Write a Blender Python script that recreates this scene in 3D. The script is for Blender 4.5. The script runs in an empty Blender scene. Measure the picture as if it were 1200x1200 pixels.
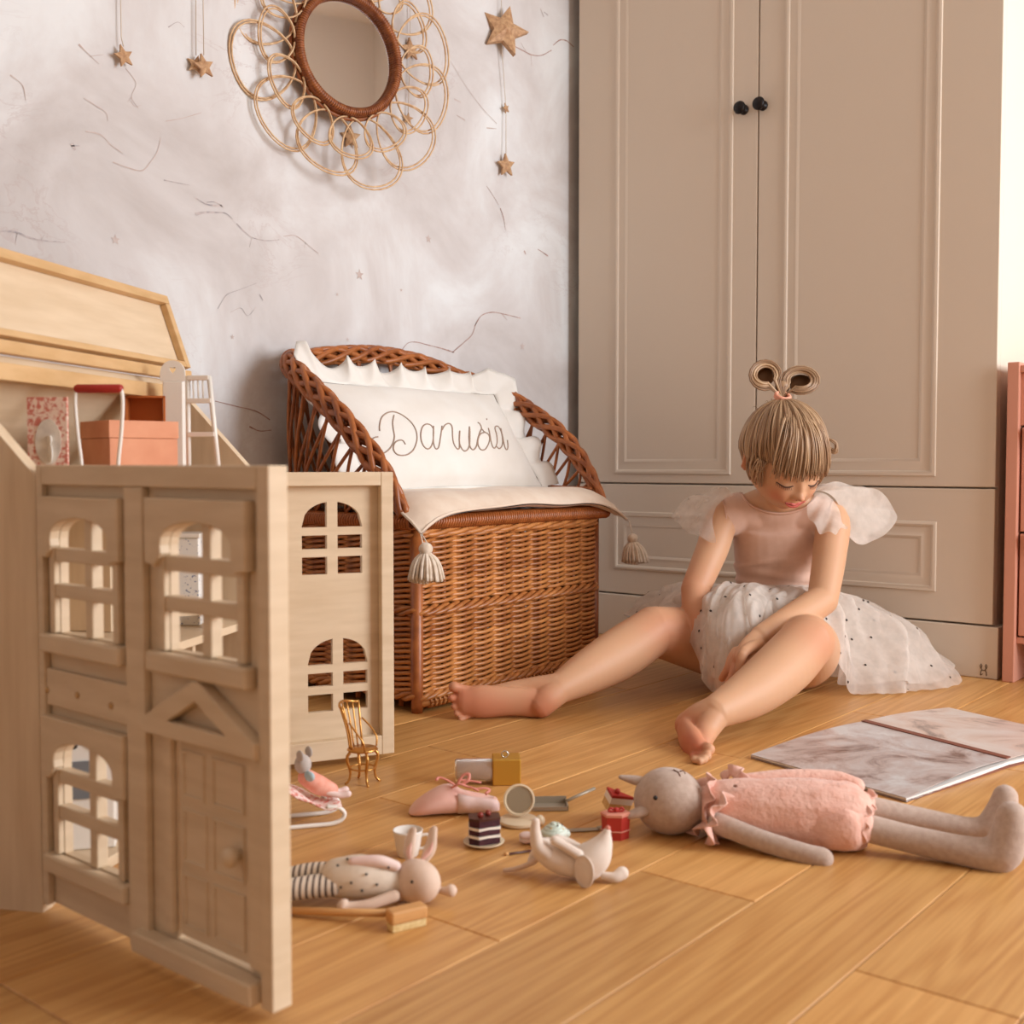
import bpy, bmesh, math, random
from mathutils import Vector, Matrix, noise
PI = math.pi
rnd = random.Random(7)
SC = bpy.context.scene
COL = SC.collection

# ------------------------------------------------------------------ camera
FPX, EYE, HORIZON = 1325.0, 0.42, 543.0
YAW = math.atan(1090 / 1325)
PITCH = math.atan((600 - HORIZON) / FPX)
_fh = Vector((-math.sin(YAW), math.cos(YAW), 0)); _r = Vector((math.cos(YAW), math.sin(YAW), 0)); _z = Vector((0, 0, 1))
_f = _fh * math.cos(PITCH) - _z * math.sin(PITCH)
_u = _fh * math.sin(PITCH) + _z * math.cos(PITCH)
EYEPOS = Vector((0, 0, EYE))
cam_data = bpy.data.cameras.new('camera')
cam = bpy.data.objects.new('camera', cam_data); COL.objects.link(cam)
cam.matrix_world = Matrix(((_r.x, _u.x, -_f.x, 0), (_r.y, _u.y, -_f.y, 0), (_r.z, _u.z, -_f.z, EYE), (0, 0, 0, 1)))
cam_data.sensor_width = 36; cam_data.sensor_fit = 'HORIZONTAL'
cam_data.lens = FPX / 1200 * 36
cam_data.clip_start = 0.05
cam_data.dof.use_dof = True
cam_data.dof.focus_distance = 1.95
cam_data.dof.aperture_fstop = 7.0
SC.camera = cam

# ------------------------------------------------------------------ world and light
world = bpy.data.worlds.new('world'); SC.world = world; world.use_nodes = True
bg = world.node_tree.nodes['Background']
bg.inputs[0].default_value = (1.0, 0.80, 0.66, 1); bg.inputs[1].default_value = 1.0

def area_light(name, loc, target, sx, sy, power, color):
    d = bpy.data.lights.new(name, 'AREA'); d.shape = 'RECTANGLE'; d.size = sx; d.size_y = sy
    d.energy = power; d.color = color
    o = bpy.data.objects.new(name, d); COL.objects.link(o); o.location = loc
    o.rotation_euler = (Vector(target) - Vector(loc)).to_track_quat('-Z', 'Y').to_euler()
    return o
area_light('window_daylight', (1.55, 2.10, 1.10), (-1.2, 1.45, 0.40), 1.2, 1.5, 66, (0.86, 0.95, 1.03))

vs = SC.view_settings
SC.display_settings.display_device = 'sRGB'
vs.view_transform = 'Standard'; vs.look = 'None'; vs.gamma = 1.0; vs.use_curve_mapping = False
vs.exposure = 0.30

# ------------------------------------------------------------------ helpers
def ray(u, v):
    return _f + _r * ((u - 600) / FPX) + _u * ((600 - v) / FPX)
def at(u, v, d):                                 # a world point: sight line (u,v), distance d ahead
    return EYEPOS + ray(u, v) * d
def ground(u, v, z=0.0):
    r = ray(u, v); return EYEPOS + r * ((z - EYE) / r.z)
def on_wall(u, v, x=-1.70):
    r = ray(u, v); return EYEPOS + r * (x / r.x)

def lin(c):
    if max(c) > 1: c = [k / 255 for k in c]
    return tuple((k / 12.92 if k <= 0.04045 else ((k + 0.055) / 1.055) ** 2.4) for k in c) + (1.0,)

def new_mat(name):
    m = bpy.data.materials.new(name); m.use_nodes = True
    nt = m.node_tree
    return m, nt, nt.nodes['Principled BSDF']

def mat(name, col, rough=0.55, col2=None, scale=14, stretch=(1, 1, 1), detail=4, bump=0, bscale=120, bdist=0.002,
        metal=0, sheen=0, sss=0, spec=0.4, coat=0, lo=0.35, hi=0.65, coords='Object'):
    m, nt, b = new_mat(name)
    N, L = nt.nodes, nt.links
    b.inputs['Roughness'].default_value = rough
    b.inputs['Metallic'].default_value = metal
    b.inputs['Specular IOR Level'].default_value = spec
    if coat: b.inputs['Coat Weight'].default_value = coat
    if sheen:
        b.inputs['Sheen Weight'].default_value = sheen; b.inputs['Sheen Roughness'].default_value = 0.5
    if sss:
        b.inputs['Subsurface Weight'].default_value = sss
        b.inputs['Subsurface Radius'].default_value = (1.0, 0.35, 0.2); b.inputs['Subsurface Scale'].default_value = 0.006
    b.inputs['Base Color'].default_value = lin(col)
    if col2 or bump:
        tc = N.new('ShaderNodeTexCoord'); mp = N.new('ShaderNodeMapping'); L.new(tc.outputs[coords], mp.inputs[0])
    if col2:
        mp.inputs['Scale'].default_value = stretch
        n = N.new('ShaderNodeTexNoise'); n.inputs['Scale'].default_value = scale; n.inputs['Detail'].default_value = detail
        L.new(mp.outputs[0], n.inputs['Vector'])
        r = N.new('ShaderNodeValToRGB'); r.color_ramp.elements[0].position = lo; r.color_ramp.elements[1].position = hi
        r.color_ramp.elements[0].color = lin(col); r.color_ramp.elements[1].color = lin(col2)
        L.new(n.outputs['Fac'], r.inputs[0]); L.new(r.outputs[0], b.inputs['Base Color'])
    if bump:
        n2 = N.new('ShaderNodeTexNoise'); n2.inputs['Scale'].default_value = bscale; n2.inputs['Detail'].default_value = 3
        L.new(mp.outputs[0], n2.inputs['Vector'])
        bp = N.new('ShaderNodeBump'); bp.inputs['Strength'].default_value = bump; bp.inputs['Distance'].default_value = bdist
        L.new(n2.outputs['Fac'], bp.inputs['Height']); L.new(bp.outputs[0], b.inputs['Normal'])
    return m

class MB:
    """collects shapes, then links them as ONE mesh object"""
    def __init__(s): s.v = []; s.f = []; s.mi = []; s.cur = 0
    def add(s, vs_, fs_, M=None):
        o = len(s.v)
        s.v += [tuple(M @ Vector(p)) if M is not None else tuple(p) for p in vs_]
        s.f += [tuple(i + o for i in f) for f in fs_]; s.mi += [s.cur] * len(fs_)
        return s
    def box(s, lo, hi, M=None, bev=0.0):
        if bev <= 0:
            x0, y0, z0 = lo; x1, y1, z1 = hi
            vs_ = [(x0, y0, z0), (x1, y0, z0), (x1, y1, z0), (x0, y1, z0), (x0, y0, z1), (x1, y0, z1), (x1, y1, z1), (x0, y1, z1)]
            return s.add(vs_, [(0, 3, 2, 1), (4, 5, 6, 7), (0, 1, 5, 4), (1, 2, 6, 5), (2, 3, 7, 6), (3, 0, 4, 7)], M)
        bm = bmesh.new(); bmesh.ops.create_cube(bm, size=1)
        c = [(a + b_) / 2 for a, b_ in zip(lo, hi)]; d = [b_ - a for a, b_ in zip(lo, hi)]
        for q in bm.verts: q.co = Vector((c[0] + q.co.x * d[0], c[1] + q.co.y * d[1], c[2] + q.co.z * d[2]))
        bev = min(bev, min(d) * 0.45)
        bmesh.ops.bevel(bm, geom=bm.edges[:], offset=bev, segments=2, profile=0.5, affect='EDGES')
        return s.addbm(bm, M)
    def addbm(s, bm, M=None):
        bm.verts.index_update()
        s.add([q.co.copy() for q in bm.verts], [tuple(q.index for q in f.verts) for f in bm.faces], M); bm.free(); return s
    def tube(s, pts, rad, n=8, closed=False, caps=True, M=None, flat=1.0, up=None):
        pts = [Vector(p) for p in pts]; k = len(pts)
        if not hasattr(rad, '__len__'): rad = [rad] * k
        vs_, fs_ = [], []
        ref = None
        for i, p in enumerate(pts):
            a = pts[(i - 1) % k] if (closed or i > 0) else p
            b = pts[(i + 1) % k] if (closed or i < k - 1) else p
            t = (b - a)
            t = t.normalized() if t.length > 1e-9 else Vector((0, 0, 1))
            if up is not None: ref = Vector(up)
            elif ref is None: ref = Vector((0, 0, 1)) if abs(t.z) < 0.9 else Vector((1, 0, 0))
            x = ref - t * ref.dot(t)
            x = x.normalized() if x.length > 1e-6 else t.orthogonal().normalized()
            ref = x; y = t.cross(x)
            for j in range(n):
                an = 2 * PI * j / n
                vs_.append(p + x * (math.cos(an) * rad[i] * flat) + y * (math.sin(an) * rad[i]))
        for i in range(k if closed else k - 1):
            i2 = (i + 1) % k
            for j in range(n):
                j2 = (j + 1) % n
                fs_.append((i * n + j, i * n + j2, i2 * n + j2, i2 * n + j))
        if caps and not closed:
            fs_.append(tuple(range(n - 1, -1, -1))); fs_.append(tuple((k - 1) * n + j for j in range(n)))
        return s.add(vs_, fs_, M)
    def limb(s, pts, rad, n=16, sub=6, M=None, flat=1.0, up=None):
        """smooth tapered limb through joints with rounded ends"""
        P, R_ = spline(pts, sub), spline([(r, 0, 0) for r in rad], sub)
        R_ = [q.x for q in R_]
        t0 = (P[0] - P[1]).normalized(); t1 = (P[-1] - P[-2]).normalized()
        pre = [(P[0] + t0 * R_[0] * math.sin(a), R_[0] * math.cos(a)) for a in (1.45, 1.1, 0.7, 0.35)]
        post = [(P[-1] + t1 * R_[-1] * math.sin(a), R_[-1] * math.cos(a)) for a in (0.35, 0.7, 1.1, 1.45)]
        A = [q[0] for q in pre] + P + [q[0] for q in post]
        B = [q[1] for q in pre] + R_ + [q[1] for q in post]
        return s.tube(A, B, n, M=M, flat=flat, up=up)
    def lathe(s, prof, n=24, M=None, caps=True):
        vs_, fs_ = [], []
        for r, z in prof:
            for j in range(n):
                a = 2 * PI * j / n; vs_.append((r * math.cos(a), r * math.sin(a), z))
        for i in range(len(prof) - 1):
            for j in range(n):
                j2 = (j + 1) % n; fs_.append((i * n + j, i * n + j2, (i + 1) * n + j2, (i + 1) * n + j))
        if caps:
            if prof[0][0] > 1e-5: fs_.append(tuple(range(n - 1, -1, -1)))
            if prof[-1][0] > 1e-5: fs_.append(tuple((len(prof) - 1) * n + j for j in range(n)))
        return s.add(vs_, fs_, M)
    def ball(s, c, r, n=16, m=10, M=None, fn=None):
        if not hasattr(r, '__len__'): r = (r, r, r)
        vs_, fs_ = [], []
        for i in range(m + 1):
            ph = PI * i / m
            for j in range(n):
                th = 2 * PI * j / n
                d = Vector((math.sin(ph) * math.cos(th), math.sin(ph) * math.sin(th), math.cos(ph)))
                p = Vector((d.x * r[0], d.y * r[1], d.z * r[2]))
                if fn: p = fn(p, d)
                vs_.append(p + Vector(c))
        for i in range(m):
            for j in range(n):
                j2 = (j + 1) % n; fs_.append((i * n + j, (i + 1) * n + j, (i + 1) * n + j2, i * n + j2))
        return s.add(vs_, fs_, M)
    def surf(s, rows, M=None, closed=False):
        k, n = len(rows), len(rows[0]); fs_ = []
        for i in range(k - 1):
            for j in range(n if closed else n - 1):
                j2 = (j + 1) % n; fs_.append((i * n + j, i * n + j2, (i + 1) * n + j2, (i + 1) * n + j))
        return s.add([p for r in rows for p in r], fs_, M)
    def plate(s, polys, th, M=None, bev=0.0):
        """flat outline with holes (first polygon outer), in the x-z plane, thickness along y from 0 to th"""
        cu = bpy.data.curves.new('tmp', 'CURVE'); cu.dimensions = '2D'; cu.fill_mode = 'BOTH'
        cu.extrude = th / 2 - bev; cu.bevel_depth = bev; cu.bevel_resolution = 1
        for po in polys:
            sp = cu.splines.new('POLY'); sp.points.add(len(po) - 1)
            for q, (a, b_) in zip(sp.points, po): q.co = (a, b_, 0, 1)
            sp.use_cyclic_u = True
        o = bpy.data.objects.new('tmp', cu); COL.objects.link(o)
        dg = bpy.context.evaluated_depsgraph_get(); dg.update()
        me = bpy.data.meshes.new_from_object(o.evaluated_get(dg))
        vs_ = [(q.co.x, th / 2 - q.co.z, q.co.y) for q in me.vertices]
        fs_ = [tuple(p.vertices) for p in me.polygons]
        bpy.data.objects.remove(o); bpy.data.curves.remove(cu); bpy.data.meshes.remove(me)
        return s.add(vs_, fs_, M)
    def mesh(s, name, mats, smooth=True, W=None):
        me = bpy.data.meshes.new(name)
        vs_ = s.v if W is None else [tuple(W @ Vector(p)) for p in s.v]
        me.from_pydata(vs_, [], s.f)
        if not isinstance(mats, (list, tuple)): mats = [mats]
        for m in mats: me.materials.append(m)
        me.polygons.foreach_set('material_index', s.mi)
        me.polygons.foreach_set('use_smooth', [smooth] * len(s.f))
        me.validate(); me.update()
        return me
    def build(s, name, mats, parent=None, smooth=True, W=None, sharp=None):
        """vertices are world coordinates when the parent is a known root; stored in the root's frame"""
        r = parent
        while r is not None and r.parent is not None: r = r.parent
        if W is None and r is not None: W = ROOTS[r.name].inverted()
        me = s.mesh(name, mats, smooth, W)
        if sharp is not None: me.set_sharp_from_angle(angle=sharp)
        o = bpy.data.objects.new(name, me); COL.objects.link(o)
        if parent is not None: o.parent = parent
        return o

ROOTS = {}
def spline(pts, sub=8, closed=False):
    P = [Vector(p) for p in pts]; out = []; n = len(P)
    if n == 2 and not closed: return [P[0].lerp(P[1], i / sub) for i in range(sub + 1)]
    for i in range(n if closed else n - 1):
        p0 = P[(i - 1) % n] if (closed or i > 0) else P[0] * 2 - P[1]
        p1 = P[i]; p2 = P[(i + 1) % n]
        p3 = P[(i + 2) % n] if (closed or i < n - 2) else P[-1] * 2 - P[-2]
        for k in range(sub):
            t = k / sub
            out.append(0.5 * ((2 * p1) + (p2 - p0) * t + (2 * p0 - 5 * p1 + 4 * p2 - p3) * t * t + (3 * p1 - p0 - 3 * p2 + p3) * t ** 3))
    if not closed: out.append(P[-1].copy())
    return out

def tag(o, label=None, cat=None, group=None, kind=None):
    if label: o['label'] = label
    if cat: o['category'] = cat
    if group: o['group'] = group
    if kind: o['kind'] = kind
    return o
def thing(name, label, cat, loc, rz=0.0, group=None):
    o = bpy.data.objects.new(name, None); COL.objects.link(o)
    o.empty_display_size = 0.02
    o.location = loc; o.rotation_euler = (0, 0, rz)
    ROOTS[o.name] = Matrix.Translation(Vector(loc)) @ Matrix.Rotation(rz, 4, 'Z')
    return tag(o, label, cat, group)
def frame(o, x, y, z):                            # matrix from an origin and three axes
    return Matrix(((x[0], y[0], z[0], o[0]), (x[1], y[1], z[1], o[1]), (x[2], y[2], z[2], o[2]), (0, 0, 0, 1)))
def TR(x, y, z): return Matrix.Translation((x, y, z))
def RX(a): return Matrix.Rotation(a, 4, 'X')
def RY(a): return Matrix.Rotation(a, 4, 'Y')
def RZ(a): return Matrix.Rotation(a, 4, 'Z')
def circle(cx, cy, r, n=24, a0=0, a1=2 * PI):
    return [(cx + r * math.cos(a0 + (a1 - a0) * i / n), cy + r * math.sin(a0 + (a1 - a0) * i / n)) for i in range(n)]
def rect(x0, y0, x1, y1): return [(x0, y0), (x1, y0), (x1, y1), (x0, y1)]
def nz(p, s=1.0, off=0.0): return noise.noise(Vector(p) * s + Vector((off, off * 1.7, off * 0.3)))
def fuse(o, voxel, smooth=4, fac=0.5):
    """merge the overlapping shapes of a mesh into one continuous skin"""
    md = o.modifiers.new('r', 'REMESH'); md.mode = 'VOXEL'; md.voxel_size = voxel; md.use_smooth_shade = True
    ms = o.modifiers.new('s', 'SMOOTH'); ms.iterations = smooth; ms.factor = fac
    dg = bpy.context.evaluated_depsgraph_get(); dg.update()
    me = bpy.data.meshes.new_from_object(o.evaluated_get(dg))
    old = o.data; mats = [m for m in old.materials]
    o.modifiers.clear(); o.data = me; me.name = old.name
    me.materials.clear()
    for m in mats: me.materials.append(m)
    bpy.data.meshes.remove(old)
    return o
# ------------------------------------------------------------------ materials of the place
def oak():
    m, nt, b = new_mat('oak_plank'); N, L = nt.nodes, nt.links
    tc = N.new('ShaderNodeTexCoord'); oi = N.new('ShaderNodeObjectInfo')
    mul = N.new('ShaderNodeVectorMath'); mul.operation = 'SCALE'; mul.inputs['Scale'].default_value = 37.0
    cx = N.new('ShaderNodeCombineXYZ'); L.new(oi.outputs['Random'], cx.inputs[0]); L.new(oi.outputs['Random'], cx.inputs[1])
    L.new(cx.outputs[0], mul.inputs[0])
    ad = N.new('ShaderNodeVectorMath'); L.new(tc.outputs['Object'], ad.inputs[0]); L.new(mul.outputs[0], ad.inputs[1])
    def noise_(sc, stretch, det=4, dist=0.0):
        mp = N.new('ShaderNodeMapping'); mp.inputs['Scale'].default_value = stretch; L.new(ad.outputs[0], mp.inputs[0])
        n = N.new('ShaderNodeTexNoise'); n.inputs['Scale'].default_value = sc; n.inputs['Detail'].default_value = det
        n.inputs['Distortion'].default_value = dist; L.new(mp.outputs[0], n.inputs['Vector']); return n
    big = noise_(4.2, (3.0, 0.20, 1), 2)
    # growth rings: bands of the broad noise
    mm = N.new('ShaderNodeMath'); mm.operation = 'MULTIPLY'; mm.inputs[1].default_value = 75; L.new(big.outputs['Fac'], mm.inputs[0])
    sn = N.new('ShaderNodeMath'); sn.operation = 'SINE'; L.new(mm.outputs[0], sn.inputs[0])
    mr = N.new('ShaderNodeMapRange'); mr.inputs['From Min'].default_value = -1; L.new(sn.outputs[0], mr.inputs['Value'])
    fine = noise_(55, (4, 0.11, 1), 5)
    mx = N.new('ShaderNodeMath'); mx.operation = 'MULTIPLY_ADD'; mx.inputs[1].default_value = 0.22
    L.new(mr.outputs[0], mx.inputs[0])
    f2 = N.new('ShaderNodeMath'); f2.operation = 'MULTIPLY'; f2.inputs[1].default_value = 0.75; L.new(fine.outputs['Fac'], f2.inputs[0])
    L.new(f2.outputs[0], mx.inputs[2])
    r = N.new('ShaderNodeValToRGB'); r.color_ramp.elements[0].position = 0.15; r.color_ramp.elements[1].position = 0.75
    r.color_ramp.elements[0].color = lin((224, 172, 106)); r.color_ramp.elements[1].color = lin((190, 132, 71))
    L.new(mx.outputs[0], r.inputs[0])
    hs = N.new('ShaderNodeHueSaturation'); L.new(r.outputs[0], hs.inputs['Color'])
    mv = N.new('ShaderNodeMapRange'); mv.inputs['To Min'].default_value = 0.86; mv.inputs['To Max'].default_value = 1.1
    L.new(oi.outputs['Random'], mv.inputs['Value']); L.new(mv.outputs[0], hs.inputs['Value'])
    # a few dark knots
    kn = noise_(7, (1, 0.7, 1), 1)
    kr = N.new('ShaderNodeValToRGB'); kr.color_ramp.elements[0].position = 0.80; kr.color_ramp.elements[1].position = 0.84
    L.new(kn.outputs['Fac'], kr.inputs[0])
    mk = N.new('ShaderNodeMix'); mk.data_type = 'RGBA'; L.new(kr.outputs[0], mk.inputs[0]); L.new(hs.outputs[0], mk.inputs[6])
    mk.inputs[7].default_value = lin((90, 55, 25)); L.new(mk.outputs[2], b.inputs['Base Color'])
    b.inputs['Roughness'].default_value = 0.36; b.inputs['Specular IOR Level'].default_value = 0.42
    bp = N.new('ShaderNodeBump'); bp.inputs['Strength'].default_value = 0.12; bp.inputs['Distance'].default_value = 0.001
    L.new(fine.outputs['Fac'], bp.inputs['Height']); L.new(bp.outputs[0], b.inputs['Normal'])
    return m
M_OAK = oak()

def wallpaper():
    m, nt, b = new_mat('cloud_wallpaper'); N, L = nt.nodes, nt.links
    tc = N.new('ShaderNodeTexCoord')
    def nn(sc, det, dist=0, loc=(0, 0, 0), st=(1, 1, 1)):
        mp = N.new('ShaderNodeMapping'); mp.inputs['Location'].default_value = loc; mp.inputs['Scale'].default_value = st
        L.new(tc.outputs['Object'], mp.inputs[0])
        n = N.new('ShaderNodeTexNoise'); n.inputs['Scale'].default_value = sc; n.inputs['Detail'].default_value = det
        n.inputs['Distortion'].default_value = dist; n.inputs['Roughness'].default_value = 0.6
        L.new(mp.outputs[0], n.inputs['Vector']); return n
    a = nn(3.2, 6, 0.6)
    r = N.new('ShaderNodeValToRGB'); e = r.color_ramp.elements
    e[0].position = 0.30; e[0].color = lin((192, 183, 179)); e[1].position = 0.68; e[1].color = lin((228, 228, 228))
    x = e.new(0.5); x.color = lin((211, 205, 203))
    L.new(a.outputs['Fac'], r.inputs[0])
    # soft grey streaks of cloud edge
    s = nn(5.5, 5, 1.6, (3, 1, 2), (1, 1, 1.8))
    q = N.new('ShaderNodeValToRGB'); e = q.color_ramp.elements
    e[0].position = 0.485; e[0].color = (0, 0, 0, 1); e[1].position = 0.5; e[1].color = (0.55, 0.55, 0.55, 1)
    y = e.new(0.53); y.color = (0, 0, 0, 1)
    L.new(s.outputs['Fac'], q.inputs[0])
    msk = nn(2.1, 2, 0, (7, 5, 1))
    mr = N.new('ShaderNodeMapRange'); mr.inputs['From Min'].default_value = 0.5; mr.inputs['From Max'].default_value = 0.68
    L.new(msk.outputs['Fac'], mr.inputs['Value'])
    mu = N.new('ShaderNodeMath'); mu.operation = 'MULTIPLY'; L.new(q.outputs[0], mu.inputs[0]); L.new(mr.outputs[0], mu.inputs[1])
    mx = N.new('ShaderNodeMix'); mx.data_type = 'RGBA'; L.new(mu.outputs[0], mx.inputs[0]); L.new(r.outputs[0], mx.inputs[6])
    mx.inputs[7].default_value = lin((186, 166, 162)); L.new(mx.outputs[2], b.inputs['Base Color'])
    b.inputs['Roughness'].default_value = 0.8
    return m
M_PAPER = wallpaper()
M_WHITEWALL = mat('white_plaster', (228, 220, 212), 0.9)
M_PRINT = mat('printed_branch', (150, 112, 104), 0.8, (196, 166, 156), 60)
M_PRINTG = mat('printed_grey', (158, 150, 152), 0.8, (205, 192, 188), 60)
M_PRINTL = mat('printed_pale', (205, 190, 184), 0.8, (190, 168, 160), 50)

# ------------------------------------------------------------------ floor of oak planks
base = MB().box((-1.9, -1.75, -0.03), (1.7, 2.95, -0.004)).build('floor', mat('subfloor', (70, 42, 22), 0.8), None, False)
tag(base, kind='structure')
PW = 0.1315
joints = {0: [0.892], -1: [0.15, 1.62], -2: [0.972], -3: [0.748], -4: [1.44], -5: [0.98], -6: [1.205], -7: [0.55, 1.75], -8: [1.0], -9: [0.6], -10: [1.3]}
mesh_cache = {}
def plank(x0, ya, yb):
    L_ = round(yb - ya, 3)
    if L_ < 0.03: return
    if L_ not in mesh_cache:
        w, h, g = PW - 0.0006, 0.012, 0.0013
        hx, hy = w / 2, L_ / 2 - 0.0003
        v = [(-hx, -hy, -0.006), (hx, -hy, -0.006), (hx, hy, -0.006), (-hx, hy, -0.006),
             (-hx, -hy, -g), (hx, -hy, -g), (hx, hy, -g), (-hx, hy, -g),
             (-hx + g, -hy + g, 0), (hx - g, -hy + g, 0), (hx - g, hy - g, 0), (-hx + g, hy - g, 0)]
        f = [(8, 9, 10, 11)]
        for a in (0, 4):
            for i in range(4):
                j = (i + 1) % 4; f.append((a + i, a + j, a + 4 + j, a + 4 + i))
        mesh_cache[L_] = MB().add(v, f).mesh('plank', M_OAK, False)
    o = bpy.data.objects.new('plank', mesh_cache[L_]); COL.objects.link(o); o.parent = base
    o.location = (x0 + PW / 2, (ya + yb) / 2, 0)
for k in range(-11, 16):
    x0 = -0.3665 + k * PW
    if x0 < -1.85 or x0 > 1.6: continue
    js = joints.get(k) or [rnd.uniform(0.2, 1.8)]
    js = sorted(js)
    ys = [js[0]]
    while ys[0] > -1.7: ys.insert(0, ys[0] - rnd.uniform(0.9, 1.25))
    for q in js[1:]: ys.append(q)
    while ys[-1] < 2.9: ys.append(ys[-1] + rnd.uniform(0.9, 1.25))
    ys[0] = max(ys[0], -1.74); ys[-1] = min(ys[-1], 2.94)
    for a, b in zip(ys[:-1], ys[1:]): plank(x0, a, b)

# ------------------------------------------------------------------ walls and ceiling
wl = MB().box((-1.80, -1.75, 0), (-1.70, 2.95, 2.6)).build('wall_left', M_PAPER, None, False); tag(wl, kind='structure')
wb = MB().box((-1.80, 2.86, 0), (1.70, 2.95, 2.6)).build('wall_back', M_WHITEWALL, None, False); tag(wb, kind='structure')
wr = MB().plate([rect(-1.65, 0, 2.86, 2.6), rect(1.5, 0.35, 2.75, 1.95), rect(-0.28, 0.55, 0.5, 1.95)], 0.1,
                Matrix(((0, 1, 0, 1.60), (1, 0, 0, 0), (0, 0, 1, 0), (0, 0, 0, 1)))).build('wall_right', M_WHITEWALL, None, False)
tag(wr, kind='structure')
wf = MB().box((-1.80, -1.75, 0), (1.70, -1.65, 2.6)).build('wall_front', M_WHITEWALL, None, False); tag(wf, kind='structure')
ce = MB().box((-1.80, -1.75, 2.6), (1.70, 2.95, 2.66)).build('ceiling', M_WHITEWALL, None, False); tag(ce, kind='structure')

# printed twigs, stars and wisps on the wallpaper: thin flat print lying on the wall
def ribbon(mb, pts, w0, w1, x=-1.6994):
    P = spline([on_wall(u, v) for u, v in pts], 6); n = len(P); rows = []
    for i, p in enumerate(P):
        a = P[max(i - 1, 0)]; b = P[min(i + 1, n - 1)]; t = (b - a).normalized()
        s = Vector((0, -t.z, t.y)); w = (w0 + (w1 - w0) * i / (n - 1)) * (1 + 0.5 * nz(p, 60))
        rows.append([Vector((x, p.y, p.z)) - s * w, Vector((x, p.y, p.z)) + s * w])
    mb.surf(rows)
def print_part(strokes, m, x=-1.6994):
    mb = MB()
    for pts, a, b in strokes: ribbon(mb, pts, a, b, x)
    return mb.build('printed_twig', m, None, False, W=Matrix())
ROOTS[wl.name] = Matrix()
twigs = [
    ([([(229, 232), (241, 239), (252, 241), (260, 241)], .0008, .0022), ([(242, 237), (252, 237), (262, 243)], .0008, .001)], M_PRINTG),
    ([([(229, 251), (240, 249), (252, 249), (264, 250), (273, 257)], .0022, .0007), ([(277, 262), (287, 272), (297, 279), (312, 282), (327, 281)], .0011, .0008),
      ([(295, 279), (292, 290)], .0006, .0003)], M_PRINTG),
    ([([(332, 277), (345, 276), (356, 283), (364, 290), (373, 297)], .0008, .0006), ([(358, 284), (356, 292)], .0006, .0003)], M_PRINTL),
    ([([(0, 271), (18, 272), (36, 279), (52, 282), (76, 284)], .0017, .0008), ([(20, 273), (18, 285)], .0009, .0004), ([(48, 281), (52, 275)], .0006, .0004)], M_PRINTG),
    ([([(470, 411), (478, 402), (488, 401), (500, 404), (516, 408), (532, 413)], .0007, .0013), ([(530, 413), (545, 400), (553, 392), (558, 378)], .0012, .001),
      ([(556, 382), (564, 370), (576, 366), (590, 368), (610, 373)], .0012, .0009), ([(588, 368), (594, 375)], .0008, .0003)], M_PRINT),
    ([([(600, 53), (612, 59), (622, 64), (634, 65), (646, 59)], .0014, .0009), ([(648, 53), (656, 47), (664, 48), (672, 55)], .0011, .0013),
      ([(622, 64), (623, 78)], .0006, .0003), ([(616, 60), (610, 50)], .0005, .0003)], M_PRINT),
    ([([(147, 80), (157, 93), (159, 100), (154, 114), (162, 127)], .0005, .0004), ([(154, 114), (149, 120)], .0004, .0003), ([(153, 118), (158, 125), (166, 123)], .0004, .0002)], M_PRINTL),
    ([([(92, 52), (104, 64), (116, 75)], .0016, .0003), ([(105, 66), (122, 64)], .0005, .0003), ([(12, 88), (26, 100), (30, 118)], .0012, .0004)], M_PRINTL),
    ([([(98, 115), (112, 124), (124, 132), (126, 142)], .001, .0004), ([(100, 154), (118, 158), (130, 170), (144, 180)], .0011, .0007)], M_PRINTL),
    ([([(188, 162), (184, 178), (176, 190), (166, 200), (148, 196), (132, 190)], .0006, .001), ([(194, 142), (212, 139), (236, 132)], .0008, .0004)], M_PRINTL),
    ([([(192, 211), (206, 214), (222, 217)], .0011, .0004), ([(197, 32), (208, 26), (216, 32)], .0008, .0004)], M_PRINTG),
    ([([(528, 72), (540, 92), (552, 110), (566, 128), (582, 145)], .0004, .0008), ([(532, 116), (540, 120)], .0012, .0006), ([(535, 135), (545, 141)], .0007, .0016), ([(570, 150), (582, 151)], .0015, .0003)], M_PRINTL),
    ([([(570, 218), (578, 230), (584, 240)], .0008, .0004), ([(586, 244), (590, 256), (592, 270)], .0014, .0004), ([(614, 294), (616, 298)], .0025, .0012), ([(630, 292), (642, 300)], .0008, .0014)], M_PRINT),
    ([([(255, 362), (262, 350), (268, 344), (282, 339), (300, 332)], .0005, .0005), ([(270, 366), (282, 361), (290, 370), (300, 360)], .0006, .0004), ([(304, 345), (308, 352)], .0014, .0006)], M_PRINTG),
    ([([(633, 10), (637, 20)], .0022, .0016), ([(637, 14), (642, 18)], .001, .002)], M_PRINTG),
    ([([(252, 470), (276, 476), (300, 482), (316, 492)], .0007, .0012), ([(292, 500), (304, 505), (318, 504)], .0014, .0006)], M_PRINT),
    ([([(84, 168), (88, 176)], .0032, .002), ([(83, 171), (93, 171)], .0009, .0009)], M_PRINTG),
]
for st, m in twigs:
    o = print_part(st, m); o.parent = wl
def printed_star(u, v, r, m):
    c = on_wall(u, v); mb = MB(); n = 5; pts = []
    for i in range(10):
        a = PI / 2 + i * PI / 5; q = r if i % 2 == 0 else r * 0.42
        pts.append((-1.6993, c.y + q * math.cos(a), c.z + q * math.sin(a)))
    pts.append((-1.6993, c.y, c.z))
    mb.add(pts, [(10, i, (i + 1) % 10) for i in range(10)])
    o = mb.build('printed_star', m, None, False, W=Matrix()); o.parent = wl
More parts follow.
